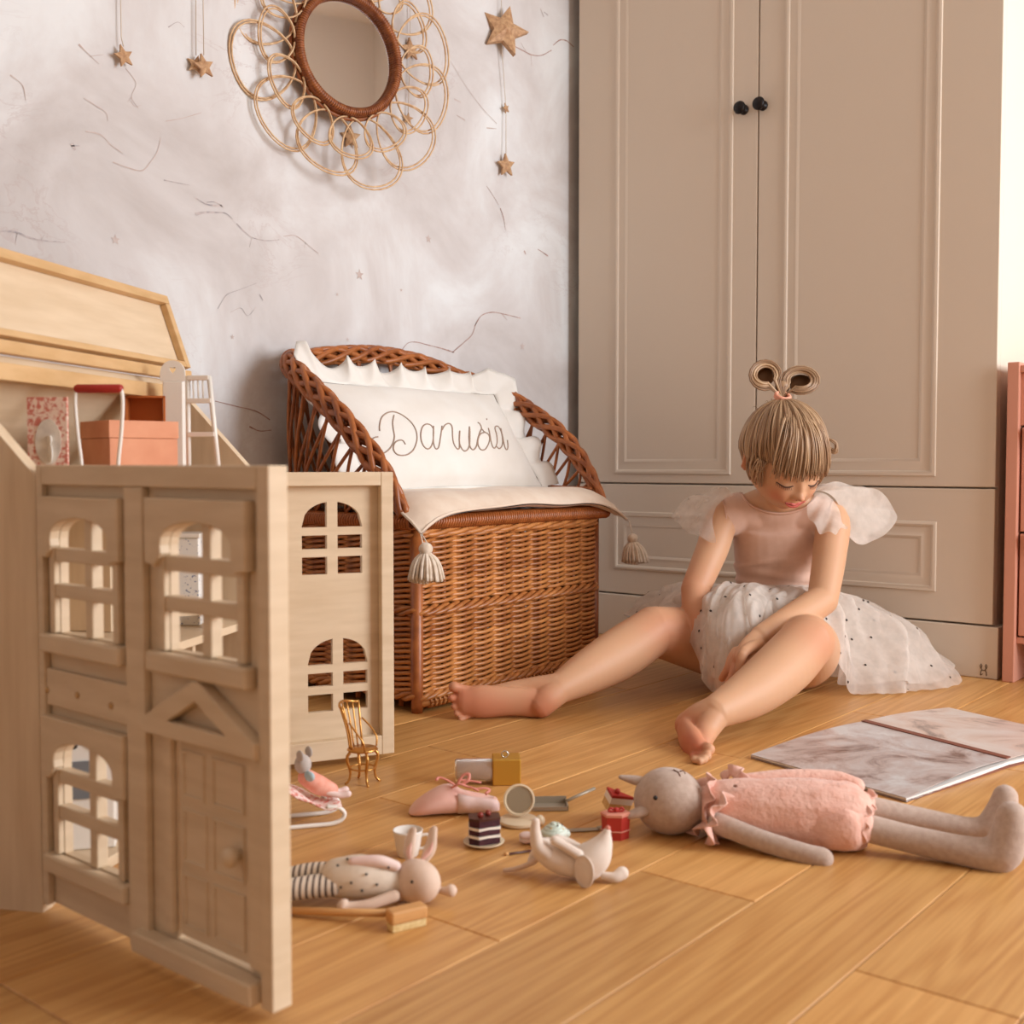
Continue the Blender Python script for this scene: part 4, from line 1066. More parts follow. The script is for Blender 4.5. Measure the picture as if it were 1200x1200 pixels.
# dustpan with handle
M_PEWT = mat('dull_pewter', (172, 160, 142), .42, metal=.45)
t, M = toy('toy_dustpan', 'small grey metal pan with a thin handle lying behind the beige compact', 'toy pan', 645, 951, .05)
b = MB(); b.box((-.022, 0, .0008), (.022, .030, .0020), M).box((-.022, 0, .002), (-.0205, .030, .007), M).box((.0205, 0, .002), (.022, .030, .007), M).box((-.022, .0285, .002), (.022, .030, .010), M).box((-.022, 0, .002), (.022, .0015, .0055), M)
b.build('pan', M_PEWT, t, False)
MB().tube([M @ Vector(q) for q in ((.021, .018, .007), (.038, .026, .012), (.058, .036, .017))], .0026, 8, flat=.7).build('handle', M_PEWT, t)
# compact with tilted lid
M_BEIGE = mat('beige_enamel', (226, 204, 172), .35); M_MIRD = mat('dim_mirror', (176, 160, 134), .2, metal=.5)
t, M = toy('toy_compact', 'round beige compact standing open behind the chocolate cake slice', 'toy compact', 608, 969, 0)
MB().lathe([(0, 0), (.021, 0), (.0235, .002), (.0235, .005), (.021, .0065), (0, .006)], 32, M @ TR(0, .012, 0)).build('base', M_BEIGE, t, True, sharp=.6)
LM_ = M @ frame((.0005, .020, .0255), (1, .05, 0), (0, .30, .95), (0, -.95, .30))
ld_ = MB().lathe([(0, -.003), (.0165, -.003), (.0185, -.001), (.0185, .0025), (.0165, .003), (.0150, .001), (0, .001)], 32, LM_).build('lid', M_BEIGE, t, True, sharp=.6)
MB().lathe([(0, .0016), (.0148, .0016), (.0148, .0011), (0, .0011)], 32, LM_, caps=False).build('mirror', M_MIRD, ld_, False)
MB().lathe([(0, 0), (.005, .0), (.006, .003), (.0055, .007), (.003, .010), (0, .011)], 14, M @ TR(.0245, .004, .002)).build('clasp', M_BEIGE, t)
# chocolate cake on a plate
M_CHOC = mat('dark_berry_sponge', (84, 40, 46), .8, (60, 26, 36), 160, bump=.4, bscale=600, bdist=.001)
M_CHOC2 = mat('chocolate_glaze', (78, 42, 32), .35)
M_CREAMF = mat('whipped_cream', (244, 230, 216), .5)
t, M = toy('cake_slice', 'toy slice of dark layered cake with white cream on a small plate', 'toy cake', 567, 990, .12)
MB().lathe([(0, 0), (.014, 0), (.017, .0015), (.0225, .004), (.0228, .005), (.017, .003), (0, .0022)], 28, M).build('plate', M_BEIGE, t)
b = MB()
def wedge(mb, z0, z1, s=1.0, wav=0.0):
    pts = [(-.0165, -.006), (-.006, -.0125), (.004, -.010), (.0175, -.005), (.0175, .012), (-.0155, .012)]
    vs_ = []; n = len(pts)
    for z in (z0, z1):
        for i, (x, y) in enumerate(pts): vs_.append(M @ Vector((x * s, y * s, z + (wav if i in (1, 3) else 0))))
    mb.add(vs_, [tuple(range(n - 1, -1, -1)), tuple(range(n, 2 * n))] + [(i, (i + 1) % n, n + (i + 1) % n, n + i) for i in range(n)])
for z0, z1 in ((.0032, .0105), (.0135, .0195), (.0225, .0290)): wedge(b, z0, z1)
b.build('sponge', M_CHOC, t, False)
for z0, z1 in ((.0106, .0134), (.0196, .0224)):
    b = MB(); wedge(b, z0, z1, 1.04, -.001); b.build('cream_layer', M_CREAMF, t, False)
b = MB(); wedge(b, .0291, .0318, 1.03); b.build('glaze', M_CHOC2, t, False)
for x, y in ((-.004, -.002), (.005, .004)): MB().ball(M @ Vector((x, y, .0342)), .0034, 10, 8).build('berry', mat('berry_red', (140, 52, 40), .4), t)
# cup
t, M = toy('toy_cup', 'small white toy cup standing behind the lying rabbit', 'toy cup', 478, 1003, 0)
MB().lathe([(0, 0), (.0095, 0), (.011, .002), (.0135, .012), (.0158, .027), (.0162, .0285), (.0152, .0288), (.0128, .012), (.009, .004), (0, .003)], 28, M).build('bowl', M_PORC, t)
MB().tube([M @ p for p in spline([(.0135, 0, .022), (.021, 0, .023), (.0225, 0, .016), (.018, 0, .009), (.0125, 0, .008)], 5)], .0018, 8).build('handle', M_PORC, t)
# rabbit doll lying on its back
M_RAB = mat('rabbit_linen', (226, 198, 178), .9, (216, 186, 164), 60, bump=.2, bscale=600, bdist=.0005, sheen=.2)
M_DRESSD = mat('dotted_cotton', (236, 220, 202), .85, (214, 196, 176), 30)
m, nt, bb = new_mat('striped_knit'); N, L = nt.nodes, nt.links
tc = N.new('ShaderNodeTexCoord'); wv = N.new('ShaderNodeTexWave'); wv.inputs['Scale'].default_value = 52; wv.bands_direction = 'X'; wv.inputs['Distortion'].default_value = .6
L.new(tc.outputs['Object'], wv.inputs['Vector']); r = N.new('ShaderNodeValToRGB'); r.color_ramp.elements[0].position = .28; r.color_ramp.elements[1].position = .36
r.color_ramp.elements[0].color = lin((96, 80, 74)); r.color_ramp.elements[1].color = lin((236, 222, 206)); L.new(wv.outputs['Fac'], r.inputs[0]); L.new(r.outputs[0], bb.inputs['Base Color']); bb.inputs['Roughness'].default_value = .9
M_STRIPE = m
t, M = toy('toy_rabbit', 'lying toy rabbit in a dotted dress and striped trousers beside the dollhouse', 'toy rabbit', 460, 1058, -.03)
for k, y in enumerate((-.010, .012)):
    MB().limb([M @ Vector(q) for q in ((-.054, y * .8, .021 + .003 * k), (-.085, y * 1.1, .018 + .004 * k), (-.125, y * 1.4, .012))], [.0115, .0105, .009], 14).build('trouser_leg', M_STRIPE, t)
    MB().limb([M @ Vector(q) for q in ((-.130, y * 1.4, .011), (-.146, y * 1.5, .012))], [.008, .008], 10).build('foot', M_RAB, t)
dr_ = MB().limb([M @ Vector(q) for q in ((-.052, 0, .024), (-.030, 0, .025), (-.006, 0, .022), (.006, 0, .020))], [.0185, .0205, .0165, .011], 18, flat=1.0).build('dress', M_DRESSD, t)
dots = [(-.050, -.75, .9), (-.042, -.2, .6), (-.036, -.9, .1), (-.030, -.45, .8), (-.022, -.85, .45), (-.016, -.3, .9), (-.012, -.9, .0), (-.046, -.95, -.1), (-.026, -.95, -.25), (-.002, -.6, .7)]
for x, cy, cz in dots:
    l = math.hypot(cy, cz); rr = (.0202 if x < -.02 else .0178) + .0008
    MB().ball(M @ Vector((x, cy / l * rr, .0245 + cz / l * rr)), .0013, 6, 4).build('dot', M_KNOB, dr_)
MB().limb([M @ Vector(q) for q in ((-.036, -.008, .042), (-.012, -.008, .043), (.004, -.006, .038))], [.0052, .006, .005], 10).build('arm', M_PALEP, t)
MB().limb([M @ Vector(q) for q in ((.004, -.018, .014), (-.018, -.027, .009), (-.036, -.030, .0075), (-.041, -.030, .0082))], [.0055, .005, .005, .0068], 10).build('arm', M_RAB, t)
hd = MB().ball(M @ Vector((.024, 0, .0215)), (.025, .019, .0205), 22, 14, fn=lambda p, d: p + Vector((0, -.002 * math.exp(-((d.x + .2) ** 2 + (d.z + .5) ** 2) / .2), -.004 * max(0, -d.x) * (d.z < 0)))).build('head', M_RAB, t)
MB().ball(M @ Vector((.021, -.0185, .0275)), (.0017, .0012, .0017), 8, 6).build('eye', M_BLACK, hd)
MB().ball(M @ Vector((.0365, -.0155, .0215)), (.0015, .0012, .0015), 8, 6).build('eye', M_BLACK, hd)
for x0, x1, y1 in ((.016, .014, .026), (.028, .034, .030)):
    e_ = MB().limb([M @ Vector(q) for q in ((x0, .010, .036), (x1, y1 * .6, .046), (x1 + .002, y1, .060))], [.004, .0075, .0055], 12, up=(0, 1, 0), flat=.5).build('ear', M_RAB, t)
    MB().limb([M @ Vector(q) for q in ((x0, .0065, .040), (x1, y1 * .6 - .0035, .047), (x1 + .002, y1 - .003, .058))], [.0016, .0042, .003], 10, up=(0, 1, 0), flat=.35).build('ear_lining', M_PINKS, e_)
MB().limb([M @ Vector(q) for q in ((.042, .004, .012), (.050, -.002, .013), (.056, -.004, .014))], [.0035, .0036, .0062], 10).build('paw', M_RAB, t)
# mop
t, M = toy('toy_mop', 'toy broom with a thin wooden stick and block head before the lying rabbit', 'toy broom', 472, 1090, 0)
MB().tube([M @ Vector(q) for q in ((-.012, .010, .0115), (-.060, .022, .0075), (-.125, .036, .0040))], .0036, 10).build('stick', M_TOYW, t)
BM_ = M @ TR(.002, .006, 0) @ RZ(.55)
MB().box((-.017, -.0075, .007), (.019, .0075, .019), BM_, .002).build('head_block', M_TOYW, t, False)
MB().box((-.016, -.0065, 0), (.018, .0065, .0068), BM_, .001).build('bristles', mat('pale_bristles', (232, 206, 150), .8, (214, 182, 122), 300), t, False)
# white mouse on its back
t, M = toy('toy_white_mouse', 'white cloth mouse lying on its back with nose and legs in the air', 'toy mouse', 690, 1036, 0)
MB().limb([M @ Vector(q) for q in ((-.002, .012, .016), (-.018, .012, .018), (-.034, .013, .024), (-.045, .014, .030))], [.013, .0145, .0145, .012], 16).build('body', M_WHITEF, t)
hd = MB().limb([M @ Vector(q) for q in ((.000, .010, .019), (.008, .008, .028), (.0150, .008, .040), (.0185, .008, .050))], [.0185, .0165, .0100, .0042], 18).build('head', M_WHITEF, t)
MB().ball(M @ Vector((.0195, .008, .0540)), (.0028, .0028, .0028), 10, 8).build('nose', mat('rose_nose', (212, 130, 112), .7), hd)
MB().ball(M @ Vector((-.0055, -.0105, .0165)), (.0125, .0035, .0165), 18, 10, M=None, fn=lambda p, d: Vector((p.x, p.y + (.002 if abs(d.y) > .5 and d.y < 0 else 0), p.z))).build('ear', M_WHITEF, hd)
MB().limb([M @ Vector(q) for q in ((.016, .004, .0068), (.026, .002, .0062), (.034, .006, .009))], [.004, .0052, .0065], 12).build('ear', M_WHITEF, hd)
MB().limb([M @ Vector(q) for q in ((-.042, .006, .030), (-.0505, .004, .038), (-.0535, .003, .052), (-.0530, .003, .062))], [.0082, .0072, .0055, .0042], 12).build('leg', M_WHITEF, t)
MB().limb([M @ Vector(q) for q in ((-.040, .024, .032), (-.050, .030, .024), (-.056, .033, .012))], [.0075, .006, .005], 12).build('leg', M_WHITEF, t)
MB().limb([M @ Vector(q) for q in ((-.010, -.001, .030), (-.022, .000, .037), (-.034, .002, .0435))], [.0055, .005, .0052], 10).build('arm', M_WHITEF, t)
MB().limb([M @ Vector(q) for q in ((-.008, .022, .028), (-.020, .024, .034), (-.030, .022, .038))], [.005, .005, .005], 10).build('arm', M_WHITEF, t)
MB().tube([M @ p for p in spline([(-.048, .016, .022), (-.060, .022, .012), (-.074, .028, .005), (-.086, .028, .0035)], 6)], [.003 - .0009 * i / 18 for i in range(19)], 8).build('tail', M_RAB, t)
# cupcake
t, M = toy('toy_cupcake', 'toy cupcake with mint icing in a coral paper case behind the white mouse', 'toy cake', 650, 993, 0)
b = MB(); prof = []
for z, r in ((0, .010), (.011, .0142)):
    prof.append([M @ Vector(((r + .0007 * (j % 2)) * math.cos(2 * PI * j / 32), (r + .0007 * (j % 2)) * math.sin(2 * PI * j / 32), z)) for j in range(32)])
b.surf(prof, closed=True); b.f.append(tuple(range(31, -1, -1))); b.mi.append(0); b.build('paper_case', mat('coral_paper', (226, 122, 104), .6), t, False)
sw = [(.013 * (1 - i / 60) ** .75 * math.cos(i * .42), .013 * (1 - i / 60) ** .75 * math.sin(i * .42), .0145 + .0125 * (i / 60)) for i in range(58)]
ic = MB().tube([M @ Vector(p) for p in sw], [.0046 - .0022 * i / 58 for i in range(58)], 8).ball(M @ Vector((0, 0, .014)), (.0135, .0135, .007), 16, 8).build('icing', mat('mint_icing', (206, 218, 204), .45, (222, 226, 214), 60), t)
for i in range(12):
    a = i * 2.4; z = .0165 + .0008 * i; r = .0155 * (1 - (z - .0145) / .0190)
    MB().ball(M @ Vector((r * math.cos(a), r * math.sin(a), z + .0015)), .0010, 6, 4).build('sprinkle', M_GOLDP if i % 2 else M_KNOB, ic)
# pink macaroon
t, M = toy('toy_macaroon', 'tiny pale pink round biscuit between the compact and the white mouse leg', 'toy biscuit', 617, 988, 0)
MB().ball(M @ Vector((0, 0, .0083)), (.0085, .0085, .0042), 14, 8).ball(M @ Vector((0, 0, .0040)), (.0085, .0085, .0038), 14, 8).build('shells', M_PALEP, t)
MB().lathe([(0, .0052), (.0078, .0052), (.0080, .0061), (.0078, .007), (0, .007)], 16, M).build('filling', M_CREAMF, t)
# red gift box
M_REDC = mat('red_card', (180, 52, 42), .5); M_REDL = mat('peach_rim', (226, 150, 128), .6)
t, M = toy('toy_gift_box', 'little red six sided gift box with a bow standing before the cake wedge', 'toy box', 724, 986, .12)
b = MB(); n = 6
ring_ = lambda r, z: [M @ Vector((r * math.cos(PI / 6 + 2 * PI * i / n + .25), .012 + r * .8 * math.sin(PI / 6 + 2 * PI * i / n + .25), z)) for i in range(n)]
b.surf([ring_(.0150, 0), ring_(.0165, .026)], closed=True); b.f.append(tuple(range(n - 1, -1, -1))); b.mi.append(0); b.f.append(tuple(range(n, 2 * n))); b.mi.append(0); b.build('box', M_REDC, t, False)
b = MB(); b.surf([ring_(.0172, .0262), ring_(.0178, .0290), ring_(.0150, .0300)], closed=True); b.f.append(tuple(range(2 * n, 3 * n))); b.mi.append(0); b.build('lid', M_REDL, t, False)
for s in (-1, 1): MB().tube([M @ p for p in spline([(0, .010, .031), (s * .006, .009, .035), (s * .0085, .009, .032), (s * .004, .009, .031), (0, .010, .031)], 4)], .0013, 6).build('bow', M_REDC, t)
MB().ball(M @ Vector((0, .009, .033)), .003, 10, 8).build('bow', M_REDC, t)
MB().tube(ring_(.0166, .010), .0007, 5, closed=True).build('thread', M_REDL, t)
# cake wedge behind it
t, M = toy('cake_wedge', 'toy cake wedge with red glaze tilted behind the little red box', 'toy cake', 724, 962, .1)
WB = M @ TR(0, .014, .0095) @ RY(.30) @ RX(.25)
def pie(z0, z1, s=1.0): return [(-.0165 * s, .008 * s, z0), (-.012 * s, -.010 * s, z0), (.0165 * s, .0 * s, z0), (-.0165 * s, .008 * s, z1), (-.012 * s, -.010 * s, z1), (.0165 * s, 0, z1)]
PF_ = [(0, 2, 1), (3, 4, 5), (0, 1, 4, 3), (1, 2, 5, 4), (2, 0, 3, 5)]
MB().add(pie(0, .010), PF_, WB).build('sponge', mat('vanilla_sponge', (232, 190, 130), .8, (216, 170, 106), 200), t, False)
MB().add(pie(.0101, .018, 1.03), PF_, WB).build('cream_layer', M_CREAMF, t, False)
MB().add(pie(.0181, .0215, 1.04), PF_, WB).build('glaze', mat('cherry_glaze', (176, 50, 44), .3), t, False)
MB().ball(WB @ Vector((-.006, 0, .0235)), .0034, 10, 8).build('cherry', M_REDC, t)
# cake knife
t, M = toy('cake_server', 'grey toy cake knife lying between the cupcake and the red box', 'toy knife', 690, 974, .12)
MB().box((-.026, -.003, .0006), (.012, .006, .0022), M, .0006).build('blade', M_PEWT, t, False)
MB().tube([M @ Vector(q) for q in ((.010, .0015, .0028), (.026, .003, .0042), (.036, .004, .0045))], .0030, 8, flat=.6).build('handle', M_PEWT, t)
t, M = toy('thin_stick', 'thin dark stick lying left of the white mouse tail', 'stick', 608, 1001, .32)
MB().tube([M @ Vector(q) for q in ((-.012, 0, .0015), (-.010, 0, .0016), (.018, .002, .0016))], .0014, 6).build('shaft', M_CHOC2, t)
MB().tube([M @ Vector(q) for q in ((-.0165, 0, .0018), (-.0115, 0, .0018))], .0018, 6).build('tip', M_TOYW, t)

# ------------------------------------------------------------------ knitted doll in a pink romper
M_KNIT = mat('mauve_grey_knit', (196, 172, 156), .95, (184, 158, 142), 160, bump=.5, bscale=700, bdist=.0008, sheen=.3)
M_MUSLIN = mat('pink_muslin', (238, 190, 172), .9, (230, 174, 154), 55, bump=.7, bscale=170, bdist=.0025, sheen=.25)
dp = ground(900, 985)
dl = thing('cloth_doll', 'grey knitted doll in a crinkled pink romper lying on its back', 'doll', dp, VIEW)
D_ = lambda u, v, d: at(u, v, d)
body = MB()
body.ball(D_(783, 938, 1.29), (.0415, .0385, .0375), 28, 18, fn=lambda p, d: p * (1 + .03 * d.x))
body.limb([D_(815, 945, 1.285), D_(850, 948, 1.28), D_(920, 955, 1.265), D_(990, 960, 1.25)], [.016, .028, .033, .030], 20)
body.limb([D_(842, 965, 1.245), D_(890, 984, 1.220), D_(940, 1000, 1.197), D_(964, 1006, 1.190)], [.0125, .0118, .0115, .0118], 14)
body.limb([D_(1000, 966, 1.225), D_(1070, 984, 1.205), D_(1140, 999, 1.180), D_(1172, 1000, 1.172), D_(1184, 975, 1.172), D_(1186, 957, 1.174)], [.0155, .0150, .0165, .0200, .0185, .0160], 16)
body.limb([D_(1005, 944, 1.285), D_(1080, 961, 1.275), D_(1135, 973, 1.262), D_(1160, 972, 1.255), D_(1174, 950, 1.256), D_(1178, 934, 1.258)], [.0145, .0140, .0150, .0178, .0165, .0140], 16)
body.limb([D_(860, 925, 1.325), D_(900, 940, 1.345), D_(950, 950, 1.36)], [.012, .0115, .0115], 12)
bo = body.build('body', M_KNIT, dl); fuse(bo, .0026, 6)
for a, b_ in (((757, 917, 1.30), (729, 911, 1.305)), ((755, 950, 1.27), (733, 957, 1.268))):
    A0, B0 = D_(*a), D_(*b_)
    MB().limb([A0, A0.lerp(B0, .5), B0], [.0095, .0085, .0045], 12, flat=.6).build('ear', M_KNIT, dl)
c0 = D_(783, 938, 1.29)
def on_head(u, v):
    r = ray(u, v).normalized(); o_ = EYEPOS - c0; bb_ = o_.dot(r); cc = o_.dot(o_) - .0385 ** 2
    return EYEPOS + r * (-bb_ - math.sqrt(max(0, bb_ * bb_ - cc)))
q = on_head(768, 935); MB().ball(q, .0026, 10, 8).build('eye', M_BLACK, dl)
M_STITCH = mat('brown_stitch', (120, 82, 66), .8)
MB().tube([on_head(789, 902) , on_head(795, 905), on_head(797, 910)], .0009, 6).build('stitch', M_STITCH, dl)
MB().tube([on_head(797, 904), on_head(801, 903), on_head(803, 907)], .0009, 6).build('stitch', M_STITCH, dl)
# romper
rp = MB(); AX = spline([D_(822, 947, 1.284), D_(850, 948, 1.28), D_(900, 953, 1.268), D_(955, 957, 1.257), D_(1000, 962, 1.246), D_(1018, 965, 1.242)], 7)
RR = [q.x for q in spline([(.024, 0, 0), (.034, 0, 0), (.0395, 0, 0), (.0425, 0, 0), (.0385, 0, 0), (.026, 0, 0)], 7)]
rows = []
for i, (c, r) in enumerate(zip(AX, RR)):
    tx = (AX[min(i + 1, len(AX) - 1)] - AX[max(i - 1, 0)]).normalized(); up = Vector((0, 0, 1)); sd_ = tx.cross(up).normalized(); up = sd_.cross(tx)
    ring_pts = []
    for j in range(40):
        a = 2 * PI * j / 40; k = 1 + .045 * math.sin(j * 2.1 + 2 * nz((i * .12, j * .3, 2))) * (.4 + .6 * abs(i / len(AX) - .35)) + .05 * nz((i * .25, j * .5, 4))
        p = c + sd_ * (math.cos(a) * r * k * 1.08) + up * (math.sin(a) * r * k * .96); p.z = max(p.z, .002)
        ring_pts.append(p)
    rows.append(ring_pts)
rp.surf(rows, closed=True)
rp.f.append(tuple(range(39, -1, -1))); rp.f.append(tuple(len(rp.v) - 40 + i for i in range(40))); rp.mi += [0, 0]
ro = rp.build('romper', M_MUSLIN, dl)
def frill(name, center, axis, r0, r1, n=60, wave=9, amp=.006, squash=1.0, parent=ro):
    ax = Vector(axis).normalized(); x = ax.orthogonal().normalized(); y = ax.cross(x); rows = []
    for k in range(5):
        f = k / 4; rg = []
        for j in range(n):
            a = 2 * PI * j / n; r = r0 + (r1 - r0) * f
            w = amp * f * math.sin(wave * a + 2 * nz((math.cos(a) * 2, math.sin(a) * 2, 7)))
            p = Vector(center) + (x * math.cos(a) + y * math.sin(a)) * (r * (1 + .06 * math.sin(3 * a))) + ax * (w + .006 * f); p.z = max(p.z, .0022)
            rg.append(p)
        rows.append(rg)
    b = MB(); b.surf(rows, closed=True); o = b.build(name, M_MUSLIN, parent); o.modifiers.new('t', 'SOLIDIFY').thickness = .0016
    return o
frill('collar_frill', D_(826, 946, 1.283), (-.4, -.35, .2), .020, .036, wave=8)
arm_dir = (D_(890, 984, 1.22) - D_(842, 965, 1.245)).normalized()
frill('sleeve_frill', D_(838, 960, 1.248), arm_dir, .012, .030, wave=7, amp=.007)
frill('sleeve_frill', D_(856, 922, 1.318), (D_(900, 930, 1.34) - D_(856, 922, 1.318)), .012, .026, wave=7, amp=.006)
for c, d_, r in ((D_(1008, 966, 1.223), D_(1070, 984, 1.205), .021), (D_(1012, 945, 1.283), D_(1080, 961, 1.275), .020)):
    frill('leg_frill', c, d_ - c, .012, r, wave=7, amp=.004)
    MB().tube([c + Vector((0, 0, 0))] * 1 + [c + (d_ - c) * .01], .002).v
# puffed shorts and the folded far side of the romper
for pts, rr in (([D_(950, 966, 1.238), D_(988, 970, 1.222), D_(1006, 969, 1.220)], [.022, .025, .019]), ([D_(955, 940, 1.285), D_(992, 942, 1.282), D_(1008, 945, 1.282)], [.022, .025, .018])):
    o = MB().limb(pts, rr, 22).build('puffed_leg', M_MUSLIN, ro)
    for q in o.data.vertices:
        n_ = nz(q.co, 55); q.co += q.normal * (.0022 * n_)
MB().limb([D_(870, 917, 1.325), D_(920, 914, 1.325), D_(975, 915, 1.32), D_(1003, 921, 1.31)], [.010, .0125, .0125, .010], 14).build('folded_edge', M_MUSLIN, ro)
MB().ball(D_(862, 921, 1.254), (.0025, .0025, .0015), 8, 6).build('button', M_STITCH, ro)

# ------------------------------------------------------------------ open picture book
def page_print(name, a, b, c, off):
    m, nt, p = new_mat(name); N, L = nt.nodes, nt.links
    tc = N.new('ShaderNodeTexCoord'); mp = N.new('ShaderNodeMapping'); mp.inputs['Location'].default_value = (off, off, off); L.new(tc.outputs['Object'], mp.inputs[0])
    n = N.new('ShaderNodeTexNoise'); n.inputs['Scale'].default_value = 9; n.inputs['Detail'].default_value = 8; n.inputs['Distortion'].default_value = 1.2; n.inputs['Roughness'].default_value = .65
    L.new(mp.outputs[0], n.inputs['Vector'])
    r = N.new('ShaderNodeValToRGB'); e = r.color_ramp.elements; e[0].position = .33; e[0].color = lin(a); e[1].position = .62; e[1].color = lin(b); x = e.new(.46); x.color = lin(c)
    L.new(n.outputs['Fac'], r.inputs[0]); L.new(r.outputs[0], p.inputs['Base Color']); p.inputs['Roughness'].default_value = .32
    return m
M_PAGE1 = page_print('painted_page', (118, 90, 82), (206, 202, 200), (186, 168, 162), 3.1)
M_PAGE2 = page_print('painted_page_far', (126, 112, 108), (220, 208, 200), (212, 188, 174), 8.7)
M_LEAF = mat('white_paper', (236, 228, 220), .7); M_COVER = mat('brown_cover', (132, 78, 62), .5)
S1, S2 = ground(1012, 845, .013), ground(1182, 889, .013)
O1, O2 = ground(880, 884, .006), ground(1062, 935, .006)
E1, E2 = ground(1112, 829, .007), ground(1112, 829, .007) + (S2 - S1) * 1.0
bkp = (S1 + S2) / 2; bkp.z = 0
bo_ = thing('picture_book', 'open picture book with painted pages lying on the floor right of the child', 'book', bkp)
def leaf(name, A, B, Cc, Dd, th, m, sag=0.0, parent=bo_, n=10):
    top, bot = [], []
    for i in range(n + 1):
        f = i / n; a = A.lerp(Dd, f); b = B.lerp(Cc, f); dz = sag * math.sin(PI * f) * (1 - f * .4)
        top.append([a.lerp(b, j / 4) + Vector((0, 0, dz)) for j in range(5)])
    bot = [[Vector((p.x, p.y, max(.0002, p.z - th))) for p in r_] for r_ in top]
    k = len(top); mb = MB(); fl = []
    mb.surf(top); mb.surf([list(reversed(r_)) for r_ in bot])
    ringt = top[0] + [r_[-1] for r_ in top[1:]] + list(reversed(top[-1][:-1])) + [r_[0] for r_ in reversed(top[1:-1])]
    ringb = bot[0] + [r_[-1] for r_ in bot[1:]] + list(reversed(bot[-1][:-1])) + [r_[0] for r_ in reversed(bot[1:-1])]
    mb.surf([ringb, ringt], closed=True)
    return mb.build(name, m, parent, False)
up_ = Vector((0, 0, 1))
flat = lambda p, z: Vector((p.x, p.y, z))
leaf('cover', flat(S1, .003), flat(S2, .003), flat(O2, .003), flat(O1, .003), .0028, M_COVER)
leaf('cover', flat(S1, .003), flat(S2, .003), flat(E2, .003), flat(E1, .003), .0028, M_COVER)
leaf('page_block', flat(S1, .0085), flat(S2, .0085), flat(O2, .0048), flat(O1, .0048), .0042, M_LEAF)
leaf('page', S1, S2, O2, O1, .0008, M_PAGE1, .006)
leaf('page_block', flat(S1, .0085), flat(S2, .0085), flat(E2, .0055), flat(E1, .0055), .0042, M_LEAF)
leaf('page', S1, S2, E2, E1, .0008, M_PAGE2, .004)
nn_ = (O1 - S1).normalized() * .006
leaf('spine_strip', S1 + nn_ + up_ * .0018, S2 + nn_ + up_ * .0018, S2 - nn_ + up_ * .0018, S1 - nn_ + up_ * .0018, .0012, M_COVER)
# ------------------------------------------------------------------ the child sitting on the floor
def skin_mat():
    m, nt, b = new_mat('skin'); N, L = nt.nodes, nt.links
    at_ = N.new('ShaderNodeAttribute'); at_.attribute_name = 'flush'
    mx = N.new('ShaderNodeMix'); mx.data_type = 'RGBA'; L.new(at_.outputs['Fac'], mx.inputs[0])
    mx.inputs[6].default_value = lin((208, 160, 124)); mx.inputs[7].default_value = lin((200, 120, 88))
    L.new(mx.outputs[2], b.inputs['Base Color'])
    b.inputs['Roughness'].default_value = .52; b.inputs['Specular IOR Level'].default_value = .35
    b.inputs['Subsurface Weight'].default_value = .18; b.inputs['Subsurface Radius'].default_value = (1, .4, .22); b.inputs['Subsurface Scale'].default_value = .007
    return m
M_SKIN = skin_mat()
gp = ground(905, 806)
girl = thing('person', 'small blond child sitting on the floor in a beige bodice and white dotted tulle skirt', 'person', gp)
G = at
CAMF = Vector((_fh.x, _fh.y, 0))
# ---- head: local frame x to the child's right, y out of the face, z up
HY, HP, HROLL = math.radians(16), math.radians(31), math.radians(3)
hf = (-_fh * math.cos(HY) + _r * math.sin(HY)).normalized()
h_f = (hf * math.cos(HP) - _z * math.sin(HP)).normalized(); h_u = (hf * math.sin(HP) + _z * math.cos(HP)).normalized()
h_x = h_f.cross(h_u)
HC = G(917, 533, 2.06)
HMAT = frame(HC, h_x, h_f, h_u) @ RY(HROLL)
def sm(a, b, x):
    t = max(0, min(1, (x - a) / (b - a))); return t * t * (3 - 2 * t)
def head_pt(d, off=0.0, plain=False):
    x, y, z = d
    p = Vector((x * .0685, y * (.086 if y > 0 else .084), z * (.094 if z > 0 else .092)))
    t = sm(.05, 1.0, -z)
    p.x *= 1 - .26 * t * t
    if y > 0: p.y *= 1 + .02 * t
    else: p.y *= 1 - .30 * t
    p.y += .010 * t
    if y > .1 and not plain:
        g = lambda cx, cz, s, sz=None: math.exp(-((p.x - cx) / s) ** 2 - ((p.z - cz) / (sz or s)) ** 2)
        a = 0.0
        a += .0150 * g(0, -.0335, .0085, .0075) + .0050 * g(.0075, -.0355, .0055) + .0050 * g(-.0075, -.0355, .0055) + .0070 * g(0, -.018, .0075, .014)
        for s in (-1, 1):
            a += .0075 * g(s * .036, -.040, .021) - .0060 * g(s * .027, -.008, .014, .010) + .0042 * g(s * .028, -.0125, .0105, .0075)
            a += .003 * g(s * .022, -.052, .007)
        a += .0035 * g(0, -.058, .018, .010) + .0055 * g(0, -.083, .014, .011) - .0025 * g(0, -.070, .014, .004) + .002 * g(0, .012, .035, .010)
        p += Vector((0, 1, -.08)).normalized() * a * sm(.1, .5, y)
    n = Vector((x / .0685, y / .086, z / .094)).normalized()
    return p + n * off
